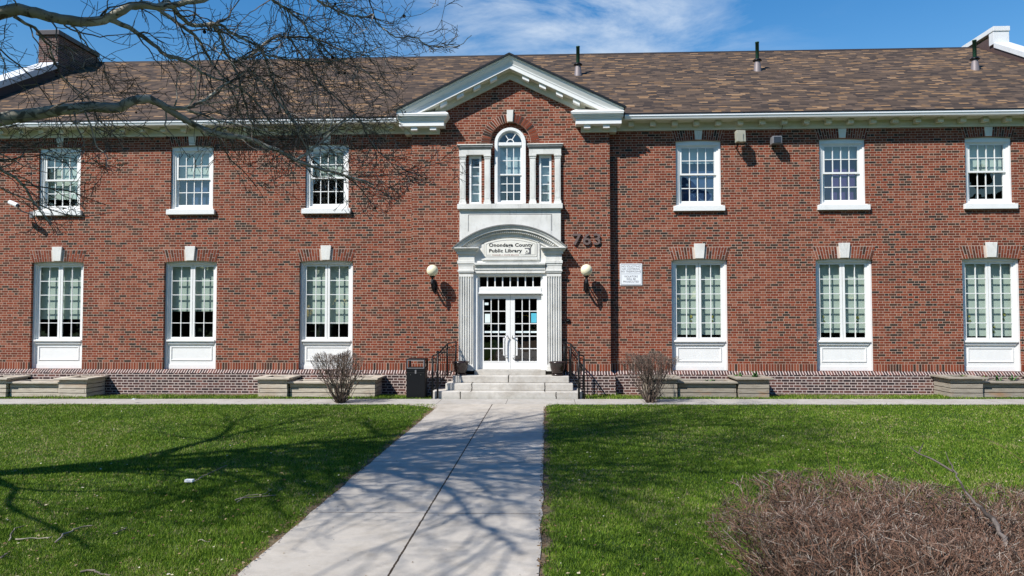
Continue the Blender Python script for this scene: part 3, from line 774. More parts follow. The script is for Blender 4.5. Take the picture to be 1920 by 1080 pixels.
# stone block with a sunk panel
mb = MB(); mb.box(-1.435, 1.435, PY-.11, PY+.01, 3.9, 5.213)
blk = mb.build('stone_block', M['stone'], LB)
mb = MB()
for q in ((-1.19, 1.19, 5.085, 5.10), (-1.19, -1.175, 4.62, 5.085), (1.175, 1.19, 4.62, 5.085), (-.004, .004, 4.82, 5.21)): mb.box(q[0], q[1], PY-.1125, PY-.109, q[2], q[3])
mb.build('panel_groove', M['greyink'], blk)
mb = MB(); mb.box(-1.16, 1.16, PY-.118, PY-.1105, 4.3, 5.07); mb.build('panel_field', M['stone'], blk, bevel=.003)

# segmental pediment
RS = 2.33; ZC = 4.79-RS; th = math.asin(1.60/RS)
sp = MB()
def seg(mb, r0, r1, y0, y1, half, n=28):
    t = math.asin(min(1, half/RS)); ring(mb, r0, r1, y0, y1, zc=ZC, n=n, a0=math.pi/2-t, a1=math.pi/2+t)
wm = MB(); seg(wm, RS-.0349, RS, -.605, PY, 1.62); seg(sp, RS-.07, RS-.035, -.58, PY, 1.59); seg(sp, RS-.095, RS-.07, -.56, PY, 1.57); seg(sp, RS-.145, RS-.095, -.545, PY, 1.54); seg(sp, RS-.19, RS-.145, -.43, PY, 1.49)
spo = sp.build('segmental_pediment', M['stone'], LB); wm.build('weathered_crown', M['weathered'], spo)
mb = MB(); n = 46
for i in range(n):
    t = math.pi/2 - .62 + 1.24*(i+.5)/n; dt = 1.24/n*.27
    ring(mb, RS-.225, RS-.146, -.50, -.40, zc=ZC, n=1, a0=t-dt, a1=t+dt)
mb.build('dentil_band', M['stone'], spo)
mb = MB(); seg(mb, RS-.34, RS-.19, PY-.17, PY, 1.42); mb.build('arch_band', M['stone'], spo)
for s in (-1, 1):
    mb = MB(); lo = lambda a, b: sorted((s*a, s*b))
    for i in range(4): a, b = lo(.87+.012*i, 1.60-.02*i); mb.box(a, b, -.60+.03*i, PY, 4.145-.026*(i+1), 4.145-.026*i)
    a, b = lo(.95, 1.50); mb.box(a, b, -.49, PY, 3.97, 4.04)
    a, b = lo(1.0, 1.46); mb.box(a, b, PY-.20, PY, 3.78, 3.972)
    mb.build('pediment_return', M['stone'], LB, bevel=.003)
mb = MB(); pts = [(1.42*math.cos(0) if False else x, ZC + math.sqrt((RS-.33)**2 - x*x)) for x in [1.0-2.0*i/16 for i in range(17)]]
mb.prism([(-1.0, 3.72), (1.0, 3.72)] + pts, PY-.13, PY); mb.build('tympanum', M['stone'], LB)

# architrave and fluted pilasters
mb = MB()
mb.box(-1.0, 1.0, PY-.15, PY+.02, 3.43, 3.52); mb.box(-1.0, 1.0, PY-.17, PY+.02, 3.522, 3.61); mb.box(-1.0, 1.0, PY-.20, PY+.02, 3.612, 3.66); mb.box(-1.0, 1.0, PY-.24, PY+.02, 3.662, 3.72)
mb.build('architrave', M['stone'], LB, bevel=.003)
for s in (-1, 1):
    c = s*1.24; mb = MB(); w = .205; nf = 6
    mb.box(c-w, c+w, PY-.13, PY+.01, .70, 3.43)
    for i in range(nf+1):
        x = c - w + 2*w*i/nf; d = .014
        mb.box(max(c-w, x-d), min(c+w, x+d), PY-.165, PY-.131, .86, 3.33)
    mb.box(c-w, c+w, PY-.167, PY-.131, .80, .86); mb.box(c-w, c+w, PY-.167, PY-.131, 3.33, 3.40)
    for q, z0, z1 in ((.225, .68, .745), (.215, .745, .80), (.215, 3.43, 3.47), (.235, 3.47, 3.52), (.215, 3.52, 3.64), (.225, 3.64, 3.70), (.245, 3.70, 3.782)): mb.box(c-q, c+q, PY-.17-(q-.2), PY+.01, z0, z1)
    mb.build('fluted_pilaster', M['stone'], LB, bevel=.004)
# door case
mb = MB()
for s in (-1, 1):
    a, b = sorted((s*.925, s*1.045)); mb.box(a, b, PY-.09, PY+.12, .70, 3.43)
    a, b = sorted((s*.885, s*.925)); mb.box(a, b, PY-.03, PY+.12, .70, 3.43)
mb.box(-.925, .925, PY-.085, PY+.12, 3.36, 3.43)
mb.box(-.885, .885, PY-.05, PY+.12, 2.83, 3.03); mb.box(-.90, .90, PY-.075, PY-.05, 2.85, 2.885)
dc = mb.build('door_case', M['white'], LB, bevel=.004)
mb = MB(); rect_frame(mb, -.885, .885, 3.03, 3.36, .02, PY+.0, PY+.05, wb=.02, wt=.03); sash_bars(mb, -.865, .865, 3.05, 3.33, 8, 1, PY+.0, w=.032)
tw = mb.build('transom_window', M['white'], LB); pane(-.87, .87, 3.04, 3.34, PY+.04, tw)
# doors
for s in (-1, 1):
    x0, x1 = sorted((s*.004, s*.88)); mb = MB(); Y0 = PY+.05
    rect_frame(mb, x0, x1, .715, 2.815, .125, Y0, Y0+.045, wb=.225, wt=.105)
    gx0, gx1, gz0, gz1 = x0+.125, x1-.125, .94, 2.71
    sash_bars(mb, gx0, gx1, gz0, gz1, 3, 5, Y0+.004, w=.024)
    mb.box(gx0-.012, gx1+.012, Y0-.008, Y0-.001, gz0-.022, gz0-.004)
    d = mb.build('door', M['white'], LB, bevel=.002); pane(gx0, gx1, gz0, gz1, Y0+.03, d)
    mb = MB(); hx = s*.075
    mb.tube([(hx-s*.02, Y0-.01, 1.60), (hx, Y0-.07, 1.66), (hx+s*.06, Y0-.09, 1.62), (hx+s*.075, Y0-.09, 1.5), (hx+s*.075, Y0-.09, 1.15), (hx+s*.06, Y0-.08, 1.05), (hx, Y0-.01, 1.02)], .016, 8)
    mb.build('handle', M['steel'], d, smooth=True)
    MB().box(hx-.0 if s > 0 else hx-.13, hx+.13 if s > 0 else hx, Y0-.006, Y0-.001, 1.10, 1.60).build('handle_plate', M['white'], d)
    if s < 0:
        MB().box(gx0+.02, gx0+.13, Y0+.022, Y0+.025, 2.53, 2.60).build('notice', M['paper'], d); MB().box(gx0+.03, gx0+.18, Y0+.022, Y0+.025, 2.03, 2.28).build('notice', M['paper'], d)
    else: MB().box(gx1-.165, gx1-.01, Y0+.022, Y0+.025, 2.03, 2.30).build('notice', M['cyan'], d)
    MB().box(gx0, gx1, Y0+.026, Y0+.028, 1.74, 1.79).build('push_bar', M['paper'], d)
MB().box(-1.0, 1.0, -.45, .1, .575, .71).build('threshold', M['step'], LB, bevel=.008)

# ================================================================ STEPS
def step_joints(g, c, x, y, nb):
    z = g.pos()[1][2]
    o = c
    for zz0, zz1, js in ((-.1, .2, (-1.28, 1.28)), (.2, .4, (-1.0, .98)), (.4, .6, (-.02,))):
        inz = g.M('MULTIPLY', g.M('GREATER_THAN', z, zz0), g.M('LESS_THAN', z, zz1))
        for j in js:
            m = g.M('MULTIPLY', inz, g.M('LESS_THAN', g.M('ABSOLUTE', g.M('ADD', g.M('SUBTRACT', x, j), g.M('MULTIPLY', g.M('SUBTRACT', nb, .5), .05))), .014)); o = g.mix(m, o, (.04, .035, .03))
    return o
M['steps'] = mat_concrete('step_stone', (.60, .57, .52), joints=step_joints)
st = thing('entrance_steps', 'three pale weathered concrete steps leading up to the white double doors', 'steps', (0, -1, 0))
for x0, x1, yf, z0, z1 in ((-2.05, 1.97, -1.42, -.05, .205), (-1.72, 1.74, -1.12, .205, .39), (-1.56, 1.64, -.86, .39, .575)):
    mb = MB(); mb.box(x0, x1, yf+1, .60 if z1 < .5 else .65, z0, z1)
    for i in range(0): pass
    mb.build('step', M['steps'], st, bevel=.018)

# railings
def railing(s, label):
    t = thing('handrail', label, 'railing', (s*1.75, -1.0, .2), 0, 'black iron handrails of the entrance steps')
    A, B, C, D = Vector((s*1.52, -.40, 0)), Vector((s*1.68, -1.02, 0)), Vector((s*1.88, -1.48, 0)), Vector((s*2.02, -1.50, 0))
    off = Vector((s*1.75, -1.0, .2)); P = lambda v, z: Vector((v.x, v.y, z)) - off
    zt = {0: 1.50, 1: 1.46, 2: 1.22}; zb = {0: .60, 1: .58, 2: .22}
    mb = MB(); mb.tube([P(A, 1.50), P(B, 1.46), P(C, 1.20), P(D, 1.16)], .022, 8); mb.tube([P(A, 1.40), P(B, 1.36), P(C, 1.11), P(D, 1.07)], .011, 6)
    mb.tube([P(A, .68), P(B, .66), P(C, .32), P(D, .30)], .011, 6); mb.build('rail', M['black'], t, smooth=True)
    for v, z0, z1, r in ((A, .575, 1.49, .02), (B, .575, 1.45, .02), (C, .02, 1.25, .028), (D, .02, 1.15, .02)):
        MB().tube([P(v, z0), P(v, z1)], r, 8).build('post', M['black'], t, smooth=True)
    MB().lathe([(0, .03), (.03, .02), (.035, 0), (.028, -.02)], P(C, 0).x, P(C, 0).y, 10).build('finial', M['black'], t).location.z = 1.27-.2
    for a, b, za, zc, n in ((A, B, (.68, 1.40), (.66, 1.36), 6), (B, C, (.66, 1.36), (.32, 1.11), 5), (C, D, (.32, 1.11), (.30, 1.07), 2)):
        for i in range(n):
            f = (i+.6)/n; v = a.lerp(b, f)
            MB().tube([P(v, za[0]+(zc[0]-za[0])*f), P(v, za[1]+(zc[1]-za[1])*f)], .009, 5).build('baluster', M['black'], t)
railing(-1, 'black iron handrail on the steps, next to the black litter bin')
railing(1, 'black iron handrail on the steps, the one below the house number')

# pots
def pot(x, y, label):
    t = thing('flower_pot', label, 'flower pot', (x, y, .575), 0, 'dark pots beside the door')
    MB().lathe([(0, .03), (.13, .03), (.155, .08), (.20, .22), (.215, .34), (.235, .345), (.235, .385), (.21, .385), (.20, .34), (0, .33)], n=28).build('bowl', M['potbrown'], t, smooth=True)
    MB().lathe([(0, 0), (.16, 0), (.175, .045), (.15, .045), (.14, .03)], n=28).build('saucer', M['potbrown'], t, smooth=True)
    MB().lathe([(0, .335), (.20, .345)], n=20).build('soil', M['soil'], t)
pot(-1.36, -.66, 'dark brown pot behind the left handrail, towards the litter bin')
pot(1.33, -.66, 'dark brown pot standing clear on the top step, right of the doors')

# litter bin
t = thing('litter_bin', 'black square litter bin with an open slot, standing beside the steps', 'litter bin', (-2.52, -.98, 0))
w = .255
mb = MB(); mb.box(-w, w, -.23, .23, .0, .70); mb.build('body', M['bin'], t, bevel=.015)
mb = MB()
mb.box(-w-.01, w+.01, -.24, .24, .703, .82)
for sx in (-1, 1):
    for sy in (-1, 1):
        a, b = sorted((sx*(w+.01), sx*(w-.045))); c, d = sorted((sy*.24, sy*.185)); mb.box(a, b, c, d, .82, 1.01)
mb.box(-w-.01, w+.01, -.24, .24, 1.01, 1.06)
mb.build('lid', M['bin'], t, bevel=.012)
mb = MB(); rect_frame(mb, -w+.02, w-.02, .80, 1.03, .02, -.249, -.241); mb.build('slot_frame', M['grey'], t)
MB().box(-.02, .02, -.245, -.23, .66, .76).build('latch', M['grey'], t)
for sx in (-.14, .14): MB().box(sx-.008, sx+.008, -.236, -.23, .62, .636).build('bolt', M['steel'], t)

# globe lamps
def lamp(x, label):
    t = thing('globe_lamp', label, 'wall lamp', (x, PY, 3.49), 0, 'globe lamps beside the entrance')
    Y = -.39
    MB().lathe([(.165*math.sin(math.pi*i/14), -.165*math.cos(math.pi*i/14)) for i in range(15)], 0, Y, 24).build('globe', M['globe'], t, smooth=True)
    mb = MB(); mb.lathe([(.075, -.15), (.07, -.18), (.035, -.20), (.03, -.25), (.055, -.28), (.05, -.34), (.06, -.36), (.04, -.40), (.03, -.5), (0, -.55)], 0, Y, 14); mb.build('fitter', M['black'], t, smooth=True)
    mb = MB(); mb.tube([(0, Y, -.33), (0, Y+.02, -.46), (0, Y+.12, -.54), (0, Y+.25, -.52), (0, -.02, -.42)], [.03, .032, .035, .03, .03], 8)
    mb.tube([(0, Y+.02, -.38), (0, Y+.16, -.36), (0, -.02, -.30)], .018, 6); mb.build('arm', M['black'], t, smooth=True)
    MB().prism([(.07*math.cos(6.283*i/12), -.42+.2*math.sin(6.283*i/12)) for i in range(12)], -.03, 0).build('wall_plate', M['black'], t)
lamp(-2.16, 'cream globe lamp on a black bracket left of the door')
lamp(2.14, 'cream globe lamp on a black bracket below the house number 763')

# text helper
def text(body, size, mat, loc, parent=None, name='lettering', depth=.002, align='CENTER', sx=1.0, bold=0, space=1.0, rot=(R_(90), 0, 0)):
    cu = bpy.data.curves.new(name, 'FONT'); cu.body = body; cu.size = size; cu.extrude = depth; cu.align_x = align; cu.align_y = 'CENTER'; cu.offset = bold; cu.space_character = space
    tmp = bpy.data.objects.new(name, cu); COL.objects.link(tmp); bpy.context.view_layer.update()
    me = bpy.data.meshes.new_from_object(tmp.evaluated_get(bpy.context.evaluated_depsgraph_get())); bpy.data.objects.remove(tmp)
    me.materials.clear(); me.materials.append(mat); o = bpy.data.objects.new(name, me); COL.objects.link(o); o.location = loc; o.rotation_euler = rot; o.scale = (sx, 1, 1)
    if parent is not None: o.parent = parent
    return o
# library name sign
t = thing('library_sign', 'cream name sign with arched top under the curved pediment', 'sign', (.02, PY-.16, 3.89))
YS = -.02
mb = MB(); hw = .74
arcp = lambda k, e: [(k*math.cos(0)*0 + x, .39 + .13*(1-(x/hw)**2) - e) for x in [hw-e-(2*(hw-e))*i/16 for i in range(17)]]
mb.prism([(-hw, 0), (hw, 0)] + [(x, .385 + .135*(1-(x/hw)**2)) for x in [hw-2*hw*i/18 for i in range(19)]], -.03, .03); mb.build('sign_board', M['signbg'], t, bevel=.004)
mb = MB()
for e, wd in ((.045, .007),):
    q = hw-e; top = lambda x: .385 + .135*(1-(x/hw)**2) - e
    mb.box(-q, -q+wd, -.0335, -.0305, e, top(q)); mb.box(q-wd, q, -.0335, -.0305, e, top(q)); mb.box(-q, -q+.14, -.0335, -.0305, e, e+wd); mb.box(q-.42, q, -.0335, -.0305, e, e+wd)
    for i in range(18):
        a = q-2*q*i/18; b = q-2*q*(i+1)/18; mb.prism([(b, top(b)-wd), (a, top(a)-wd), (a, top(a)), (b, top(b))], -.0335, -.0305)
mb.build('border_line', M['greyink'], t)
text('Onondaga County', .133, M['ink'], (-.61, -.032, .325), t, align='LEFT', sx=1.15, bold=.004, space=1.08)
text('Public Library', .133, M['ink'], (-.61, -.032, .165), t, align='LEFT', sx=1.15, bold=.004, space=1.08)
text('CHARLES A WHITE BRANCH', .05, M['redink'], (-.14, -.032, .045), t, sx=1.1, space=1.1)
mb = MB(); mb.box(.40, .575, -.0325, -.0305, .068, .245); lg = mb.build('logo_square', M['greyink'], t)
mb = MB(); mb.prism([(.458+.068*math.cos(6.283*i/20), .150+.068*math.sin(6.283*i/20)) for i in range(20)], -.0345, -.0328); mb.box(.39, .42, -.0346, -.0329, .06, .215); mb.build('logo_disc', M['signbg'], t)
mb = MB(); mb.prism([(.458+.019*math.cos(6.283*i/14), .152+.019*math.sin(6.283*i/14)) for i in range(14)], -.037, -.0348); mb.build('logo_dot', M['ink'], t)
mb = MB(); ring(mb, .044, .055, -.037, -.0348, zc=.15, n=8, a0=math.pi*1.2, a1=math.pi*1.8, cx=.458); mb.build('logo_arc', M['ink'], t)
# stone frame of the sign
mb = MB(); mb.box(-.74, .78, PY-.18, PY-.12, 3.80, 3.885); mb.box(.77, .84, PY-.17, PY-.12, 3.80, 4.30); mb.box(-.80, -.73, PY-.17, PY-.12, 3.80, 4.25); mb.build('sign_surround', M['stone'], LB, bevel=.004)
# 763
t = thing('house_number', 'bronze house number 763 fixed to the brick to the right of the entrance', 'house number', (2.17, PY, 4.37))
for i, ch_ in enumerate('763'): text(ch_, .44, M['bronze'], (-.285+.285*i, -.035, 0), t, name='numeral', depth=.022, sx=1.12, bold=.008)
# notice sign
t = thing('notice_sign', 'white metal notice sign on the brick beside the entrance bay', 'sign', (3.435, 0, 3.40))
MB().box(-.315, .315, -.025, -.01, -.31, .31).build('sign_board', M['signwhite'], t, bevel=.004)
mb = MB(); rect_frame(mb, -.29, .29, -.285, .285, .009, -.0275, -.0255); mb.box(-.26, .26, -.0275, -.0255, .012, .02); mb.build('border_line', M['greyink'], t)
for i, s_ in enumerate(('NO SOLICITING', 'NO LOITERING', 'NO TRESPASSING')): text(s_, .076, M['greyink'], (0, -.0265, .225-.072*i), t, depth=.001, sx=.92, space=1.05)
for i, s_ in enumerate(('VIOLATORS', 'WILL BE', 'PROSECUTED')): text(s_, .076, M['greyink'], (0, -.0265, -.06-.074*i), t, depth=.001, sx=.92, space=1.05)

# floodlights, camera, bell
t = thing('floodlight', 'beige box floodlight under the eaves, the left one of two', 'floodlight', (6.43, 0, 7.22), 0, None)
MB().box(-.13, .13, -.40, -.24, -.17, .16).build('housing', M['beige'], t, bevel=.01); t.children[0].rotation_euler = (R_(-6), 0, R_(8))
MB().box(-.10, .10, -.415, -.402, -.13, .12).build('lens', M['beige'], t)
mb = MB(); mb.tube([(0, 0, -.22), (0, -.12, -.24), (0, -.26, -.14)], .02, 8); mb.tube([(0, -.26, -.14), (-.09, -.30, -.05)], .012, 6); mb.build('bracket', M['black'], t)
t = thing('floodlight', 'small grey floodlight with a dark lens under the eaves', 'floodlight', (7.50, 0, 7.15), 0, None)
MB().box(-.13, .13, -.32, -.06, -.10, .11).build('housing', M['grey'], t, bevel=.01)
MB().box(-.10, .10, -.33, -.322, -.075, .085).build('lens', M['lens'], t); MB().tube([(0, -.06, 0), (0, .0, 0)], .03, 8).build('bracket', M['black'], t)
MB().tube([(.0, -.05, .1), (.12, -.03, .2), (.2, -.06, .32), (.22, -.1, .47)], .008, 5).build('cable', M['black'], t)
p = at(28, 382, -.45)
t = thing('security_camera', 'white bullet security camera beside the outermost left upper window', 'security camera', (p.x, 0, p.z))
mb = MB(); mb.tube([(-.18, -.42, .05), (.12, -.50, -.06)], [.065, .065], 10); mb.build('housing', M['gutter'], t, smooth=False)
MB().tube([(.12, -.50, -.06), (.16, -.51, -.075)], [.05, .04], 10).build('lens', M['lens'], t)
mb = MB(); mb.tube([(0, -.44, -.03), (.1, -.30, -.20), (.2, -.02, -.25)], .02, 6); mb.build('arm', M['grey'], t)
MB().box(.13, .28, -.02, 0, -.35, -.17).build('wall_plate', M['grey'], t)
t = thing('door_bell', 'small black bell box on the brick to the right of the door pilaster', 'bell', (1.63, PY, 2.09))
MB().box(-.05, .05, -.05, 0, -.05, .05).build('box', M['black'], t, bevel=.008); MB().lathe([(0, .0), (.02, .0), (.02, .01)], n=10).build('button', M['steel'], t).location = (0, -.055, 0)

# ================================================================ PLANTERS
def planter(x0, x1, wa, wb, label, low=.43, hi=.545, seed=1):
    Yf = -1.02; wd = M['wood'] if x0 < 0 else M['wood2']; rr = random.Random(seed); t = thing('planter', label, 'planter', (x0, Yf, .004*(x0+x1)/2), 0, 'weathered timber planters along the wall')
    def box_(a, b, yf, h, name):
        a -= x0; b -= x0; yf -= Yf; yb = .88; n = 4 if h > .5 else 3; bh = (h-.05)/n; mb = MB(); tk = .055
        for i in range(n):
            z0 = bh*i+.009; z1 = bh*(i+1)-.009; j = rr.uniform(-.007, .007)
            fl = i % 2
            mb.box(a+(tk if fl else 0), b-(tk if fl else 0), yf+j, yf+tk, z0, z1)
            mb.box(a+j, a+tk-.002, yf+(0 if fl else tk), yb, z0, z1); mb.box(b-tk+.002, b+j, yf+(0 if fl else tk), yb, z0, z1)
            mb.box(a+tk, b-tk, yb-tk, yb, z0, z1)
        o = mb.build(name, wd, t, bevel=.004)
        mb = MB(); c = .095; w = .15
        mb.box(a-c, b+c, yf-c, yf+w, h-.045, h); mb.box(a-c, a+w, yf+w, yb, h-.045, h); mb.box(b-w, b+c, yf+w, yb, h-.045, h); mb.box(a+w, b-w, yb-w, yb, h-.045, h)
        mb.build('cap_boards', wd, o, bevel=.004)
        MB().box(a+tk, b-tk, yf+tk, yb-tk, .1, h-.07).build('soil', M['soil'], o)
    box_(x0, x0+wa, Yf, hi, 'end_box'); box_(x0+wa+.045, x1-wb-.045, Yf+.10, low, 'trough'); box_(x1-wb, x1, Yf, hi, 'end_box')
    return t
planter(-14.95, -11.82, .80, .80, 'timber planter cut off by the left edge of the view', seed=1)
planter(-6.95, -3.68, .82, .70, 'timber planter behind the bare shrub left of the steps', seed=2)
planter(3.72, 6.98, .82, .80, 'timber planter under the right window nearest the entrance, leafy right end box', seed=3)
planter(11.72, 14.98, .82, .80, 'timber planter under the outermost right window, cut off by the right edge', seed=4)
def sprouts(x, y, z, n, label, sp, h, seed):
    rr = random.Random(seed); t = MB()
    for k in range(n):
        bx, by = x + rr.uniform(-sp, sp), y + rr.uniform(-.12, .12)
        for j in range(6):
            a = rr.uniform(0, 6.28); L_ = h*rr.uniform(.6, 1.1); d = Vector((math.cos(a), math.sin(a), 0)); wv = Vector((-d.y, d.x, 0))*.014
            p0 = Vector((bx, by, z)); p1 = p0 + d*L_*.28 + Vector((0, 0, L_*.7)); p2 = p0 + d*L_*.62 + Vector((0, 0, L_*.85))
            t.add([p0-wv*.5, p0+wv*.5, p1+wv*1.2, p1-wv*1.2, p2], [(0, 1, 2, 3), (3, 2, 4)], rr.random())
    o = t.build('tulip_plants', M['leafgreen'], tone=True); return tag(o, label, 'plants', 'bulb plants sprouting in the planters')
sprouts(6.30, -.55, .47, 3, 'left of two leafy clumps in the planter right of the entrance', .07, .24, 1)
sprouts(6.72, -.55, .47, 4, 'right of two leafy clumps in the planter right of the entrance', .08, .27, 2)
sprouts(5.3, -.4, .35, 5, 'thin low shoots in the trough of the planter right of the entrance', .6, .13, 6)
sprouts(12.15, -.5, .47, 4, 'green leaves in the end box of the outermost right planter', .14, .18, 3)
for i, (X, lb) in enumerate(((12.95, 'first'), (13.35, 'second'), (13.75, 'third'))):
    sprouts(X, -.3, .33, 3, lb + ' green clump from the left in the trough of the outermost right planter', .07, .30, 10+i)

# ================================================================ WOODY PLANTS
def grow(mb, p, d, length, r, rr, lvl, cfg, prune=None, acc=None):
    n = max(2, int(length/cfg['seg'])); pts = [p.copy()]; rs = [r]; dd = d.normalized(); st_ = length/n
    for i in range(n):
        dd = (dd + Vector((rr.gauss(0, 1), rr.gauss(0, 1), rr.gauss(0, 1)))*cfg['wig'] + cfg['bias']*cfg['bw']).normalized()
        q = pts[-1] + dd*st_
        if prune and not prune(q): break
        pts.append(q); rs.append(max(cfg['rmin'], r*(1-.72*(i+1)/n)))
    if len(pts) < 2: return
    sides = 3 if r < .012 else (4 if r < .03 else 6)
    tn = cfg['tone'](rr, r, lvl)
    mb.tube(pts, rs, sides, tn, cap=False)
    if acc is not None: acc.append((pts[-1], lvl, pts[-1]-pts[-2]))
    if lvl <= 0: return
    nk = cfg['kids'](length, lvl, rr)
    for k in range(nk):
        f = rr.uniform(cfg.get('f0', .15), 1); idx = min(len(pts)-2, int(f*(len(pts)-1))); base = pts[idx].lerp(pts[idx+1], rr.random())
        ax = (pts[idx+1]-pts[idx]).normalized(); per = ax.orthogonal().normalized(); per = Matrix.Rotation(rr.uniform(0, 6.283), 3, ax) @ per
        ang = rr.uniform(*cfg['ang']); nd = ax*math.cos(ang) + per*math.sin(ang)
        grow(mb, base, nd, length*rr.uniform(*cfg['lr'])*(1-.35*f), max(cfg['rmin'], rs[idx]*rr.uniform(.45, .7)), rr, lvl-1, cfg, prune, acc)

# ---- the tree
def allowed(q):
    c = px(q)
    if q.z < 2.2: return False
    if q.z > 18: return False
    if c is None: return True
    x, y = c
    if x < -6 or y < -8 or x > 1926: return True
    if x > 890: return False
    if y < 100: return x < 850 + 3*(q.z % 1)*10
    if y < 240: return x < 790 - (y-100)*.25
    if x < 190: return y < 445 - max(0, x-120)*1.2
    if x < 340: return y < 330
    if x < 480: return y < 345 + (x-340)*.2
    if x < 780: return y < 415 - max(0, x-720)*1.2 and y < 350 + (x-480)*.45
    return 262 < y < 350
TREE = thing('bare_tree', 'big leafless tree with pale mottled bark, branches reaching across from the left', 'tree', (-9.6, -13.4, 0))
TO = Vector((-9.6, -13.4, 0))
class TMB(MB): pass
def tbuild(mb, name, mat, tone=False, smooth=True, parent=TREE):
    mb.v = [(a-TO.x, b-TO.y, c-TO.z) for a, b, c in mb.v]; return mb.build(name, mat, parent, smooth=smooth, tone=tone)
def smooth_path(pts, rs, k=4):
    out, ro = [], []; n = len(pts)
    for i in range(n-1):
        p0, p1, p2, p3 = pts[max(0, i-1)], pts[i], pts[i+1], pts[min(n-1, i+2)]
        for j in range(k):
            t = j/k; t2 = t*t; t3 = t2*t
            out.append(.5*((2*p1) + (-p0+p2)*t + (2*p0-5*p1+4*p2-p3)*t2 + (-p0+3*p1-3*p2+p3)*t3)); ro.append(rs[i]+(rs[i+1]-rs[i])*t)
    out.append(pts[-1]); ro.append(rs[-1]); return out, ro
rr = random.Random(21)
trunk = [Vector((-9.6, -13.4, -.1)), Vector((-9.58, -13.38, .5)), Vector((-9.5, -13.3, 2.0)), Vector((-9.35, -13.3, 3.6)), Vector((-9.2, -13.5, 5.4)), Vector((-8.9, -13.7, 7.5)), Vector((-8.7, -14.1, 10)), Vector((-8.6, -14.3, 12.5))]
tp, tr_ = smooth_path(trunk, [.50, .34, .29, .27, .15, .12, .09, .04]); mb = MB(); mb.tube(tp, tr_, 14); tbuild(mb, 'trunk', M['bark'])
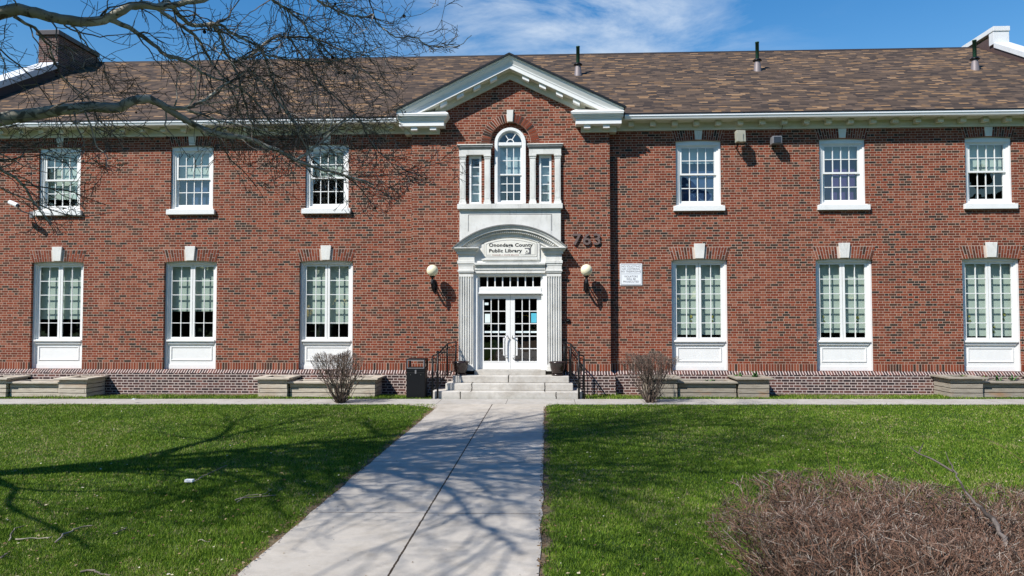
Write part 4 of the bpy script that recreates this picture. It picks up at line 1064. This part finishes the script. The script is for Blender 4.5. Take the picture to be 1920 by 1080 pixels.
# limbs followed from the photograph: (points as picture x, y, distance plane Y), radii in m
LIMBS = [
 ('A', [Vector((-9.25, -13.4, 4.6)), Vector((-7.2, -12.8, 5.35))], [(0, 25, -12.4), (43, 20, -12.35), (80, 28, -12.3), (116, 36, -12.2), (168, 40, -12.1), (205, 34, -12.0), (231, 18, -12.0), (253, 11, -11.9), (294, 14, -11.9), (320, 10, -11.8), (349, 5, -11.8), (400, -10, -11.7), (480, -60, -11.5), (560, -115, -11.2), (640, -165, -10.9), (720, -200, -10.6)], .085, .02),
 ('B', [Vector((-9.35, -13.3, 3.5)), Vector((-7.0, -13.0, 4.15))], [(0, 224, -12.6), (48, 217, -12.5), (101, 207, -12.4), (154, 202, -12.3), (217, 201, -12.2), (241, 193, -12.2), (267, 185, -12.1), (289, 190, -12.0), (315, 204, -11.9), (356, 230, -11.7), (407, 252, -11.5), (463, 259, -11.3), (518, 281, -11.1), (556, 300, -11.0), (593, 315, -10.9), (640, 326, -10.8), (700, 345, -10.6)], .092, .012),
 ('a', None, [(205, 36, -12.0), (241, 52, -11.9), (260, 63, -11.8), (289, 84, -11.7), (310, 101, -11.6), (337, 112, -11.5), (356, 119, -11.4), (378, 135, -11.3), (404, 147, -11.2), (440, 160, -11.1), (480, 190, -11.0), (510, 235, -10.9)], .034, .010),
 ('a', None, [(262, 11, -11.9), (279, 6, -11.7), (301, 20, -11.5), (323, 36, -11.4), (349, 55, -11.3), (371, 72, -11.2), (385, 96, -11.1), (397, 116, -11.0), (409, 135, -11.0), (424, 150, -10.9), (446, 200, -10.8), (470, 260, -10.6)], .034, .008),
 ('a', None, [(296, 13, -11.9), (310, 5, -11.8), (323, 12, -11.7), (342, 34, -11.6), (361, 48, -11.5), (388, 46, -11.4), (404, 53, -11.3), (416, 72, -11.2), (421, 96, -11.1), (431, 113, -11.0), (448, 149, -10.9), (458, 192, -10.8), (472, 231, -10.7), (496, 252, -10.6), (540, 262, -10.5)], .036, .010),
 ('a', None, [(388, 46, -11.4), (414, 46, -11.4), (436, 63, -11.3), (470, 79, -11.2), (482, 84, -11.2), (496, 101, -11.1), (516, 106, -11.0), (544, 112, -11.0), (600, 116, -10.8), (650, 112, -10.6)], .022, .010),
 ('a', None, [(434, 118, -11.0), (453, 111, -11.0), (477, 99, -10.9), (496, 82, -10.8), (520, 70, -10.8), (554, 70, -10.7), (573, 69, -10.6), (605, 77, -10.5), (631, 90, -10.4), (653, 96, -10.4), (689, 97, -10.2), (715, 88, -10.1)], .024, .008),
 ('a', None, [(480, -60, -11.5), (495, -25, -11.3), (511, 0, -11.2), (530, 12, -11.1), (549, 26, -11.0), (569, 43, -11.0), (581, 65, -10.9), (600, 79, -10.8), (617, 99, -10.7), (640, 115, -10.6), (690, 135, -10.4), (720, 175, -10.3)], .026, .007),
 ('a', None, [(560, -115, -11.2), (572, -50, -11.0), (597, 0, -10.8), (617, 13, -10.7), (638, 23, -10.7), (660, 30, -10.6), (689, 31, -10.5), (699, 27, -10.5), (711, 48, -10.4), (732, 63, -10.4), (747, 70, -10.3), (776, 69, -10.2), (797, 82, -10.1), (824, 88, -10.0), (857, 87, -9.9), (884, 66, -9.8)], .022, .005),
 ('a', None, [(640, -165, -10.9), (660, -60, -10.7), (690, -5, -10.5), (700, 25, -10.5), (694, 30, -10.4)], .014, .008),
 ('a', None, [(289, 190, -12.0), (325, 202, -11.9), (349, 202, -11.8), (366, 197, -11.7), (395, 178, -11.6), (409, 166, -11.5), (428, 154, -11.4), (460, 135, -11.2)], .03, .010),
 ('a', None, [(349, 204, -11.7), (385, 217, -11.6), (421, 229, -11.5), (457, 236, -11.4), (520, 250, -11.2)], .018, .008),
 ('a', None, [(446, 115, -11.0), (462, 126, -10.95), (480, 141, -10.9), (524, 193, -10.8), (554, 237, -10.7), (576, 281, -10.6), (602, 315, -10.5), (654, 333, -10.3), (710, 356, -10.2), (745, 378, -10.0)], .016, .006),
 ('a', None, [(540, 70, -10.75), (552, 84, -10.7), (565, 103, -10.65), (602, 156, -10.5), (639, 193, -10.4), (673, 222, -10.3), (691, 259, -10.2), (721, 296, -10.0), (761, 319, -9.9), (799, 333, -9.8)], .018, .005),
 ('a', None, [(492, 92, -10.85), (502, 122, -10.75), (513, 156, -10.6), (539, 207, -10.5), (573, 252, -10.4), (591, 259, -10.4), (628, 237, -10.3), (654, 219, -10.2), (700, 205, -10.0)], .020, .006),
 ('a', None, [(556, 300, -11.0), (591, 276, -10.8), (610, 260, -10.7), (632, 238, -10.6), (668, 215, -10.4)], .020, .007),
 ('a', None, [(26, 31, -12.35), (48, 43, -12.3), (70, 58, -12.2), (82, 75, -12.1), (96, 94, -12.0), (103, 120, -11.9), (115, 140, -11.8), (128, 156, -11.7), (160, 180, -11.6), (190, 215, -11.5)], .022, .006),
 ('a', None, [(125, 43, -12.2), (142, 55, -12.1), (154, 72, -12.0), (168, 91, -11.9), (190, 112, -11.8), (202, 150, -11.6), (214, 185, -11.4)], .013, .005),
 ('a', [Vector((-7.0, -13.0, 4.15))], [(-70, 220, -12.9), (-20, 300, -12.6), (20, 328, -12.4), (43, 346, -12.3), (63, 378, -12.2), (80, 400, -12.1), (98, 424, -12.0)], .026, .008),
 ('a', None, [(-20, 300, -12.5), (20, 299, -12.4), (52, 294, -12.3), (92, 292, -12.2), (130, 308, -12.1)], .013, .006),
 ('a', None, [(640, 326, -10.8), (673, 350, -10.6), (690, 372, -10.5), (700, 395, -10.4)], .011, .005),
 ('a', [Vector((-7.0, -13.0, 4.15))], [(-60, 250, -12.2), (-10, 262, -12.0), (40, 275, -11.8), (90, 268, -11.6), (150, 285, -11.4), (205, 320, -11.2)], .012, .005),
 ('a', None, [(-20, 300, -12.6), (-8, 330, -12.4), (0, 352, -12.2), (48, 372, -12.0), (100, 395, -11.8), (160, 405, -11.6), (215, 398, -11.4)], .014, .005),
 ('a', None, [(44, 346, -12.3), (90, 352, -12.1), (140, 362, -11.9), (200, 385, -11.7)], .010, .005),
 ('a', None, [(407, 252, -11.5), (425, 290, -11.3), (455, 320, -11.1), (480, 350, -10.9), (500, 385, -10.8)], .010, .004),
 ('a', None, [(654, 333, -10.3), (700, 330, -10.2), (750, 325, -10.0), (800, 312, -9.9), (850, 300, -9.8)], .009, .004),
 ('a', [Vector((-7.2, -12.8, 5.35))], [(-30, 90, -12.6), (20, 110, -12.4), (60, 145, -12.2), (95, 190, -12.0), (120, 240, -11.8)], .013, .005),
]
def tone_tree(rr, r, lvl): return min(1, max(0, .2 + r*24 + rr.gauss(0, .12) + (.45 if rr.random() < .16 else 0)))
cfg = dict(seg=.085, wig=.25, bias=Vector((.5, .1, -.45)), bw=.06, rmin=.0038, ang=(.45, 1.15), lr=(.42, .72), kids=lambda L_, l, r: max(2, int(L_*(3.2 if l > 1 else 4.2)*r.uniform(.7, 1.3))), tone=tone_tree)
twig = MB(); tips = []
for kind, lead, pts, r0, r1 in LIMBS:
    P_ = (lead or []) + [at(*q) for q in pts]; n = len(P_)
    rs = [r0 + (r1-r0)*((i/(n-1))**.9) for i in range(n)]
    if kind == 'a': rs[0] *= 1.15
    sp_, sr_ = smooth_path(P_, rs, 3)
    sp_ = [q + Vector((rr.gauss(0, .006), rr.gauss(0, .006), rr.gauss(0, .006))) for q in sp_]
    mb = MB(); mb.tube(sp_, sr_, 10 if r0 > .05 else 7, tone_tree(rr, r0*.4, 1))
    tbuild(mb, 'branch', M['bark'] if r0 >= .016 else M['twig'], tone=True)
    tot = sum((sp_[i+1]-sp_[i]).length for i in range(len(sp_)-1)); cum = 0; dens = 1.9 if kind == 'a' else .9
    for i in range(len(sp_)-1):
        L_ = (sp_[i+1]-sp_[i]).length; cum += L_; f = cum/tot
        x_, y_ = px(sp_[i]) or (0, 0)
        dz = 5.2 if x_ > 420 else (3.6 if y_ > 285 else 3.8)
        k = int(L_*dz*dens + rr.random())
        for _ in range(k):
            ax = (sp_[i+1]-sp_[i]).normalized(); per = Matrix.Rotation(rr.uniform(0, 6.283), 3, ax) @ ax.orthogonal().normalized(); ang = rr.uniform(.4, 1.2)
            nd = ax*math.cos(ang) + per*math.sin(ang)
            nd = (nd + (Vector((.42, 0, -.30)) if x_ > 420 else Vector((.25, 0, -.12)))).normalized()
            grow(twig, sp_[i], nd, rr.uniform(.5, 1.5)*(1.1-.4*f), min(.012, sr_[i]*.55), rr, 2, cfg, allowed, tips)
# upper crown, mostly above the picture: casts the shadows on walk and lawn
def hi_allowed(q):
    c = px(q)
    if c is None: return q.z > 3
    x, y = c; return (x < -25 or y < -20 or x > 1950) and q.z > 3.0
big = dict(cfg); big.update(seg=.45, wig=.13, bw=.05, rmin=.006, kids=lambda L_, l, r: int(4+L_*1.0*r.uniform(.8, 1.2)), lr=(.42, .68), f0=.2, bias=Vector((0, 0, .35)))
crown = MB()
for k, (zz, az, el, ln, r0) in enumerate([(4.0, -25, 22, 7, .10), (4.2, -24, 28, 7.5, .09), (4.6, -12, 26, 7, .10), (4.9, -30, 35, 7.5, .10), (5.6, -30, 38, 7, .10), (3.8, -40, 18, 5, .05), (5.9, 150, 40, 6, .09), (6.8, -15, 38, 8.5, .10), (7.6, -50, 35, 7.5, .09), (8.3, -8, 45, 8, .09), (8.6, -100, 30, 6, .08), (9.5, 20, 50, 6.5, .07), (9.8, 180, 40, 5, .07), (10.6, -30, 45, 6.5, .06), (5.2, 100, 30, 4.5, .09), (7.2, -2, 22, 7.5, .08), (7.0, -58, 30, 9.5, .10), (9.0, -25, 20, 9, .08)]):
    base = min(tp, key=lambda q: abs(q.z-zz)); d = Vector((math.cos(R_(az))*math.cos(R_(el)), math.sin(R_(az))*math.cos(R_(el)), math.sin(R_(el))))
    b_ = dict(big); b_['bias'] = Vector((d.x, d.y, .1)); b_['bw'] = .03
    grow(crown, base.copy(), d, ln, r0, rr, 3, b_, hi_allowed, None)
tbuild(crown, 'crown', M['bark'])
# left-hand low branches just outside the frame that shade the lawn
low = MB()
for az, el, ln, r0, zz in ((0, 20, 4.5, .055, 3.4), (-15, 22, 4.5, .05, 3.5), (-26, 20, 4.5, .045, 3.3), (12, 16, 4.5, .05, 3.6), (4, 30, 4.5, .05, 3.9)):
    base = min(tp, key=lambda q: abs(q.z-zz)); d = Vector((math.cos(R_(az))*math.cos(R_(el)), math.sin(R_(az))*math.cos(R_(el)), math.sin(R_(el)))); grow(low, base.copy(), d, ln, r0, rr, 2, big, hi_allowed, None)
tbuild(low, 'low_boughs', M['bark'])
o = tbuild(twig, 'twigs', M['twig'], tone=True, smooth=False); tag(o, kind='stuff')
# seed balls
sb = MB(); sb.lathe([(  .021*math.sin(math.pi*i/7), -.021*math.cos(math.pi*i/7)) for i in range(8)], n=10); k = 0; first = None
M['seed'] = mat_plain('seed_ball', (.035, .022, .016), .95, .1)
vis = [t_ for t_ in tips if (lambda c: c and 0 < c[0] < 900 and 0 < c[1] < 460)(px(t_[0]))]
for t_ in rr.sample(vis, min(26, len(vis))):
    p_ = t_[0]-TO-Vector((0, 0, .03))
    if first is None: first = sb.build('seed_ball', M['seed'], TREE, smooth=True); c_ = first
    else: c_ = first.copy(); COL.objects.link(c_); c_.parent = TREE
    c_.location = p_; s_ = rr.uniform(.6, 1.25); c_.scale = (s_, s_, s_)

# ---- two vase-shaped shrubs
def shrub(p, label, seed, H=1.30, Wd=.74):
    rr = random.Random(seed); mb = MB(); t = thing('bare_shrub', label, 'shrub', (p.x, p.y, 0), 0, 'clipped bare shrubs beside the walk')
    c = dict(seg=.07, wig=.13, bias=Vector((0, 0, 1)), bw=.07, rmin=.003, ang=(.25, .7), lr=(.35, .6), f0=.35, kids=lambda L_, l, r: r.choice((3, 4, 5)), tone=lambda r, a, b: r.random())
    inside = lambda q: q.z < H*(1.0 + .05*math.sin(q.x*9)) - .10*(math.hypot(q.x, q.y)/Wd)**3 and math.hypot(q.x, q.y) < .12 + Wd*min(1, (max(0, q.z)/(.8*H))**.8)
    for k in range(58):
        a = rr.uniform(0, 6.283); e = abs(rr.gauss(0, .6)); e = min(e, 1.25)*.60 + .04; r_ = rr.uniform(.0, .10)
        d = Vector((math.cos(a)*math.sin(e), math.sin(a)*math.sin(e), math.cos(e)))
        grow(mb, Vector((math.cos(a)*r_, math.sin(a)*r_, -.02)), d, H*rr.uniform(.95, 1.25), rr.uniform(.009, .016), rr, 2, c, inside)
    o = mb.build('stems', M['shrubtwig'], t, tone=True); return t
shrub(on_ground(638, 757, -.02), 'bare twiggy vase-shaped shrub in front of the planter left of the steps', 4)
shrub(on_ground(1218, 757), 'bare twiggy vase-shaped shrub on the grass right of the steps', 9)

# ---- hedge in the right foreground
rr = random.Random(77); mb = MB()
HX0, HX1, HY0, HY1 = 2.28, 5.6, -17.9, -15.35
def hh(x, y): return 1.03 + .05*math.sin(x*2.3+1) + .04*math.sin(y*3.1+x*1.7) + .05*(x > 4.2)
def hin(q):
    ex = q.x + .10*math.sin(q.z*7+q.y*3)
    lim = HX0 + .28*(1-min(1, q.z/.7))
    return q.z > -.03 and q.z < hh(q.x, q.y) and ex > lim and q.y < HY1 + .08*math.sin(q.x*4) - .15*(1-min(1, q.z/.6))
hc = dict(seg=.065, wig=.23, bias=Vector((0, 0, 1)), bw=.05, rmin=.0015, ang=(.35, .95), lr=(.32, .6), f0=.25, kids=lambda L_, l, r: r.choice((4, 5, 6)) if l > 1 else r.choice((3, 4, 5)), tone=lambda r, a, b: min(1, max(0, r.gauss(.2 if a > .005 else .5, .27))))
for k in range(2000):
    x_ = HX0+.15 + (HX1-HX0-.15)*rr.random()**1.5; y_ = rr.uniform(HY0, HY1-.1)
    # keep what can matter near the view
    a = rr.uniform(0, 6.283); e = abs(rr.gauss(0, .35)); d = Vector((math.cos(a)*math.sin(e), math.sin(a)*math.sin(e), math.cos(e)))
    if x_ < HX0+.45: d.x -= .16
    grow(mb, Vector((x_, y_, -.02)), d.normalized(), rr.uniform(1.05, 1.4), rr.uniform(.004, .0085), rr, 3 if rr.random() < .45 else 2, hc, hin)
H = thing('bare_hedge', 'dense clipped leafless hedge of reddish brown twigs filling the right foreground', 'hedge', (4.4, -16.8, 0))
mb.v = [(a-4.4, b+16.8, c) for a, b, c in mb.v]; mb.build('hedge_stems', M['hedge'], H, tone=True)
# long shoots standing out of the hedge
mb = MB()
for x0_, y0_, x1_, y1_, Yd in ((1760, 905, 1690, 850, -15.8), (1560, 905, 1550, 850, -15.7), (1530, 880, 1545, 900, -15.7), (1572, 912, 1572, 850, -15.75), (1925, 870, 1835, 815, -15.4), (1400, 1085, 1290, 995, -16.2)):
    A_, B_ = at(x0_, y0_, Yd), at(x1_, y1_, Yd+.15); mb.tube([A_, A_.lerp(B_, .5) + Vector((0, 0, .02)), B_], [.0026, .002, .0012], 4, .45)
mb.v = [(a-4.4, b+16.8, c) for a, b, c in mb.v]; mb.build('long_shoots', M['hedge'], H, tone=True)
# fallen branch lying over it
A_ = [at(1905, 1100, -17.0), at(1890, 1040, -16.8), at(1868, 985, -16.6), at(1830, 945, -16.4), at(1800, 905, -16.2), at(1788, 882, -16.0), at(1775, 850, -15.8)]
mb = MB(); q_, r_ = smooth_path(A_, [.016, .0145, .013, .009, .0055, .0045, .002]); q_ = [q + Vector((rr.gauss(0, .005), rr.gauss(0, .005), rr.gauss(0, .005))) for q in q_]; r_ = [r*rr.uniform(.85, 1.2) for r in r_]; mb.tube(q_, r_, 8, .75)
B_ = [at(1788, 885, -16.0), at(1750, 862, -15.9), at(1722, 850, -15.8), at(1706, 838, -15.7)]; q_, r_ = smooth_path(B_, [.008, .006, .005, .003]); mb.tube(q_, r_, 6, .75)
mb.tube([at(1722, 850, -15.8), at(1728, 838, -15.75), at(1732, 830, -15.7)], [.005, .004, .002], 5, .75)
mb.tube([at(1800, 1000, -16.3), at(1740, 960, -16.0), at(1690, 925, -15.8), at(1640, 893, -15.6)], [.0045, .004, .003, .002], 6, .9)
tag(mb.build('fallen_branch', M['deadwood'], None, smooth=True), 'broken grey branch lying over the top of the bare hedge', 'branch')

# ================================================================ LAWN
rng = np.random.default_rng(5)
def lawn(name, n_target, seed):
    rng = np.random.default_rng(seed)
    # sample points over the lawn, denser close to the camera position
    N = n_target*2; dmin, dmax = 4.2, 21.6
    d = dmin*(dmax/dmin)**rng.random(N)
    lat = (rng.random(N)*2-1)*.86*d
    X = CAM.x - lat*(-1) - math.sin(YAW)*d; Y = CAM.y + d
    far = SWY(X); near = SWN(X)
    wav = .05*np.sin(Y*3.1)+.04*np.sin(Y*7.7+1)
    ok = ((Y < near-.01) & ((X < WX0+.02-np.abs(wav)*1.3-.11*rng.random(N)**2) | (X > WX1-.02+np.abs(wav)*1.3+.11*rng.random(N)**2))) | ((Y > far+.02) & (Y < -.50+.08*np.sin(X*5)) & ((X < -2.1) | (X > 2.02)))
    # keep planters and bin clear
    for a, b in ((-14.95, -11.82), (-6.95, -3.68), (3.72, 6.98), (11.72, 14.98), (-2.8, -2.25)): ok &= ~((X > a-.02) & (X < b+.02) & (Y > -1.0))
    thin = np.clip(.5+.5*np.sin(X*1.3+np.sin(Y*.9)*2)*np.sin(Y*1.1+X*.4), 0, 1)
    ok &= rng.random(N) < .55+.45*thin
    X, Y, d = X[ok][:n_target], Y[ok][:n_target], d[ok][:n_target]; n = len(X)
    h = (.016 + .024*rng.random(n))*(1+.25*np.sin(X*2.1)*np.sin(Y*1.7)); h *= np.where(rng.random(n) < .02, 1.7, 1); h *= np.where(Y > -1.6, 1.7, 1)
    w = .0013 + .00048*d; a = rng.random(n)*6.283; ln = (.15+.75*rng.random(n))*h; la = rng.random(n)*6.283
    ca, sa = np.cos(a)*w, np.sin(a)*w
    v = np.zeros((n, 3, 3)); Z0 = .004*X; v[:, 0] = np.stack([X-ca, Y-sa, Z0], 1); v[:, 1] = np.stack([X+ca, Y+sa, Z0], 1); v[:, 2] = np.stack([X+np.cos(la)*ln, Y+np.sin(la)*ln, h+Z0], 1)
    me = bpy.data.meshes.new(name); me.vertices.add(3*n); me.vertices.foreach_set('co', v.ravel()); me.loops.add(3*n); me.loops.foreach_set('vertex_index', np.arange(3*n, dtype=np.int32))
    me.polygons.add(n); me.polygons.foreach_set('loop_start', np.arange(0, 3*n, 3, dtype=np.int32)); me.polygons.foreach_set('loop_total', np.full(n, 3, dtype=np.int32))
    me.update(); at_ = me.attributes.new('tone', 'FLOAT', 'FACE'); at_.data.foreach_set('value', rng.random(n).astype(np.float32))
    g = G('grass_blades'); P, (x, y, z) = g.pos(); t = g.attr('tone'); big = g.noise(P, .35, 5, .68); md = g.noise(P, 3.5, 3, .6)
    tt = g.M('ADD', t, g.M('ADD', g.M('MULTIPLY', g.M('SUBTRACT', big, .5), 1.3), g.M('MULTIPLY', g.M('SUBTRACT', md, .5), 1.1)), clamp=True)
    c = g.ramp(tt, [(0, (.042, .090, .006)), (.30, (.102, .188, .012)), (.62, (.172, .285, .022)), (.84, (.250, .345, .040)), (.965, (.27, .28, .07)), (1, (.40, .35, .17))])
    m = g.fin(c, .6, .25)
    tl = g.n.new('ShaderNodeBsdfTranslucent'); g.l.new(c, tl.inputs[0]); ms = g.n.new('ShaderNodeMixShader'); ms.inputs[0].default_value = .35
    g.l.new(g.b.outputs[0], ms.inputs[1]); g.l.new(tl.outputs[0], ms.inputs[2]); g.l.new(ms.outputs[0], g.out.inputs[0])
    me.materials.append(m); o = bpy.data.objects.new(name, me); COL.objects.link(o)
    return tag(o, 'short green lawn grass with a few dry blades', 'grass', kind='stuff')
lawn('grass', 780000, 4)

# leaf and wood litter on the lawn
rr = random.Random(12); mb = MB()
for k in range(3800):
    d_ = 4.5*(21/4.5)**rr.random(); X = CAM.x + (rr.random()*2-1)*.75*d_ - .05*d_; Y = CAM.y+d_
    if Y > SWN(X)-.05: continue
    if WX0+.05 < X < WX1-.05 and rr.random() > .10: continue
    inw = WX0 < X < WX1
    s_ = rr.uniform(.008, .022) if not inw else rr.uniform(.005, .012); a = rr.uniform(0, 6.28); z = (.018 if inw else rr.uniform(.02, .045))
    u_ = Vector((math.cos(a), math.sin(a), rr.uniform(-.2, .3)))*s_; w_ = Vector((-math.sin(a), math.cos(a), rr.uniform(-.3, .3)))*s_*rr.uniform(.4, .9); c_ = Vector((X, Y, z+.004*X))
    mb.add([c_-u_, c_-w_, c_+u_, c_+w_+Vector((0, 0, .006))], [(0, 1, 2, 3)], rr.random())
for k in range(2600):   # brown crumbs along both edges of the walk
    Y = -19 + 16*rr.random(); sd = rr.choice((0, 1)); X = (WX0 - abs(rr.gauss(0, .07)) + .03) if sd else (WX1 + abs(rr.gauss(0, .07)) - .03)
    s_ = rr.uniform(.006, .02); a = rr.uniform(0, 6.28); c_ = Vector((X, Y, .022)); u_ = Vector((math.cos(a), math.sin(a), 0))*s_; w_ = Vector((-math.sin(a), math.cos(a), .4))*s_*.6
    mb.add([c_-u_, c_-w_, c_+u_, c_+w_], [(0, 1, 2, 3)], rr.uniform(0, .6))
o = mb.build('leaf_litter', mat_tone('dry_leaf_litter', [(0, (.09, .05, .025)), (.5, (.22, .14, .07)), (.85, (.40, .33, .2)), (1, (.6, .56, .45))]), tone=True)
tag(o, 'scattered dry leaf bits and crumbs on the lawn and walk edges', 'leaf litter', kind='stuff')

def stick(pts, r, label, tone=.8):
    P_ = [on_ground(a, b, .012) + Vector((0, 0, .008*math.sin(i*2))) for i, (a, b) in enumerate(pts)]; q_, s_ = smooth_path(P_, [.62*r*(1-.5*i/len(P_)) for i in range(len(P_))], 3)
    q_ = [q + Vector((rr.gauss(0, .012), rr.gauss(0, .018), 0)) for q in q_]; mb = MB(); mb.tube(q_, s_, 6, tone)
    tag(mb.build('fallen_twig', M['deadlight'], None, smooth=True), label, 'twig', 'twigs lying on the lawn')
stick([(365, 903), (382, 893), (395, 885), (412, 878), (425, 873)], .013, 'grey twig beside the white scrap of paper on the left lawn')
stick([(440, 938), (455, 934), (480, 931), (512, 929)], .014, 'forked grey twig nearest the walk, to the right of the paper scrap')
stick([(445, 941), (462, 931), (490, 927), (507, 918)], .010, 'thin twig crossing the forked one near the walk')
stick([(20, 1013), (24, 998), (35, 988), (45, 985)], .012, 'short curved stick near the lower left corner of the view')
stick([(22, 1013), (50, 1010), (75, 1008), (100, 1006)], .013, 'straight stick lying flat in the lower left corner')
stick([(104, 1016), (118, 1004), (135, 994), (150, 988), (172, 986)], .016, 'longest bent stick in the lower left of the lawn')
stick([(150, 1073), (170, 1072), (190, 1076), (207, 1080)], .018, 'pale thick stick at the very bottom edge of the left lawn')
stick([(208, 1002), (225, 996), (240, 988)], .010, 'small twig to the right of the longest bent stick')
stick([(375, 1010), (388, 1018), (392, 1014)], .008, 'tiny twig on the left lawn nearest the walk at the bottom')
stick([(0, 1046), (8, 1042), (16, 1036)], .010, 'little stick cut by the left edge of the view')
mb = MB(); p_ = on_ground(355, 901, .04); mb.box(p_.x-.055, p_.x+.055, p_.y-.03, p_.y+.04, .02, .055)
tag(mb.build('paper_scrap', M['signwhite'], bevel=.006), 'small folded white scrap of paper on the left lawn', 'litter')
mb = MB(); p_ = on_ground(252, 750, .05); mb.add([p_+Vector((-.09, 0, 0)), p_+Vector((-.02, .05, .04)), p_+Vector((.1, .02, .01)), p_+Vector((.02, -.04, .05))], [(0, 1, 2, 3)]); mb.add([p_+Vector((-.09, 0, .004)), p_+Vector((.0, -.05, .06)), p_+Vector((.05, -.04, .0))], [(0, 1, 2)])
tag(mb.build('paper_scrap', M['signwhite']), 'crumpled white scrap on the narrow grass strip by the left planter', 'litter')

# ================================================================ BEHIND THE CAMERA (unseen treeline added to darken reflections in the glass)
rr = random.Random(31); mb = MB()
for k in range(9000):
    a = k/9000; X = -60+120*a + rr.gauss(0, 1.5); hgt = 13+3*math.sin(X*.21)+2*math.sin(X*.57); Y = -52 + rr.gauss(0, 2.2); z = rr.random()**.8*hgt
    s_ = rr.uniform(.5, 1.1); u_ = Vector((rr.gauss(0, 1), rr.gauss(0, 1), rr.gauss(0, 1))).normalized()*s_; w_ = u_.orthogonal().normalized()*s_; c_ = Vector((X, Y, z))
    mb.add([c_-u_, c_-w_, c_+u_, c_+w_], [(0, 1, 2, 3)], rr.random())
o = mb.build('unseen_treeline', mat_tone('dark_foliage', [(0, (.018, .022, .012)), (1, (.06, .065, .04))]), tone=True); tag(o, 'unseen dark treeline added behind the viewpoint to darken the window reflections', 'treeline', kind='stuff')
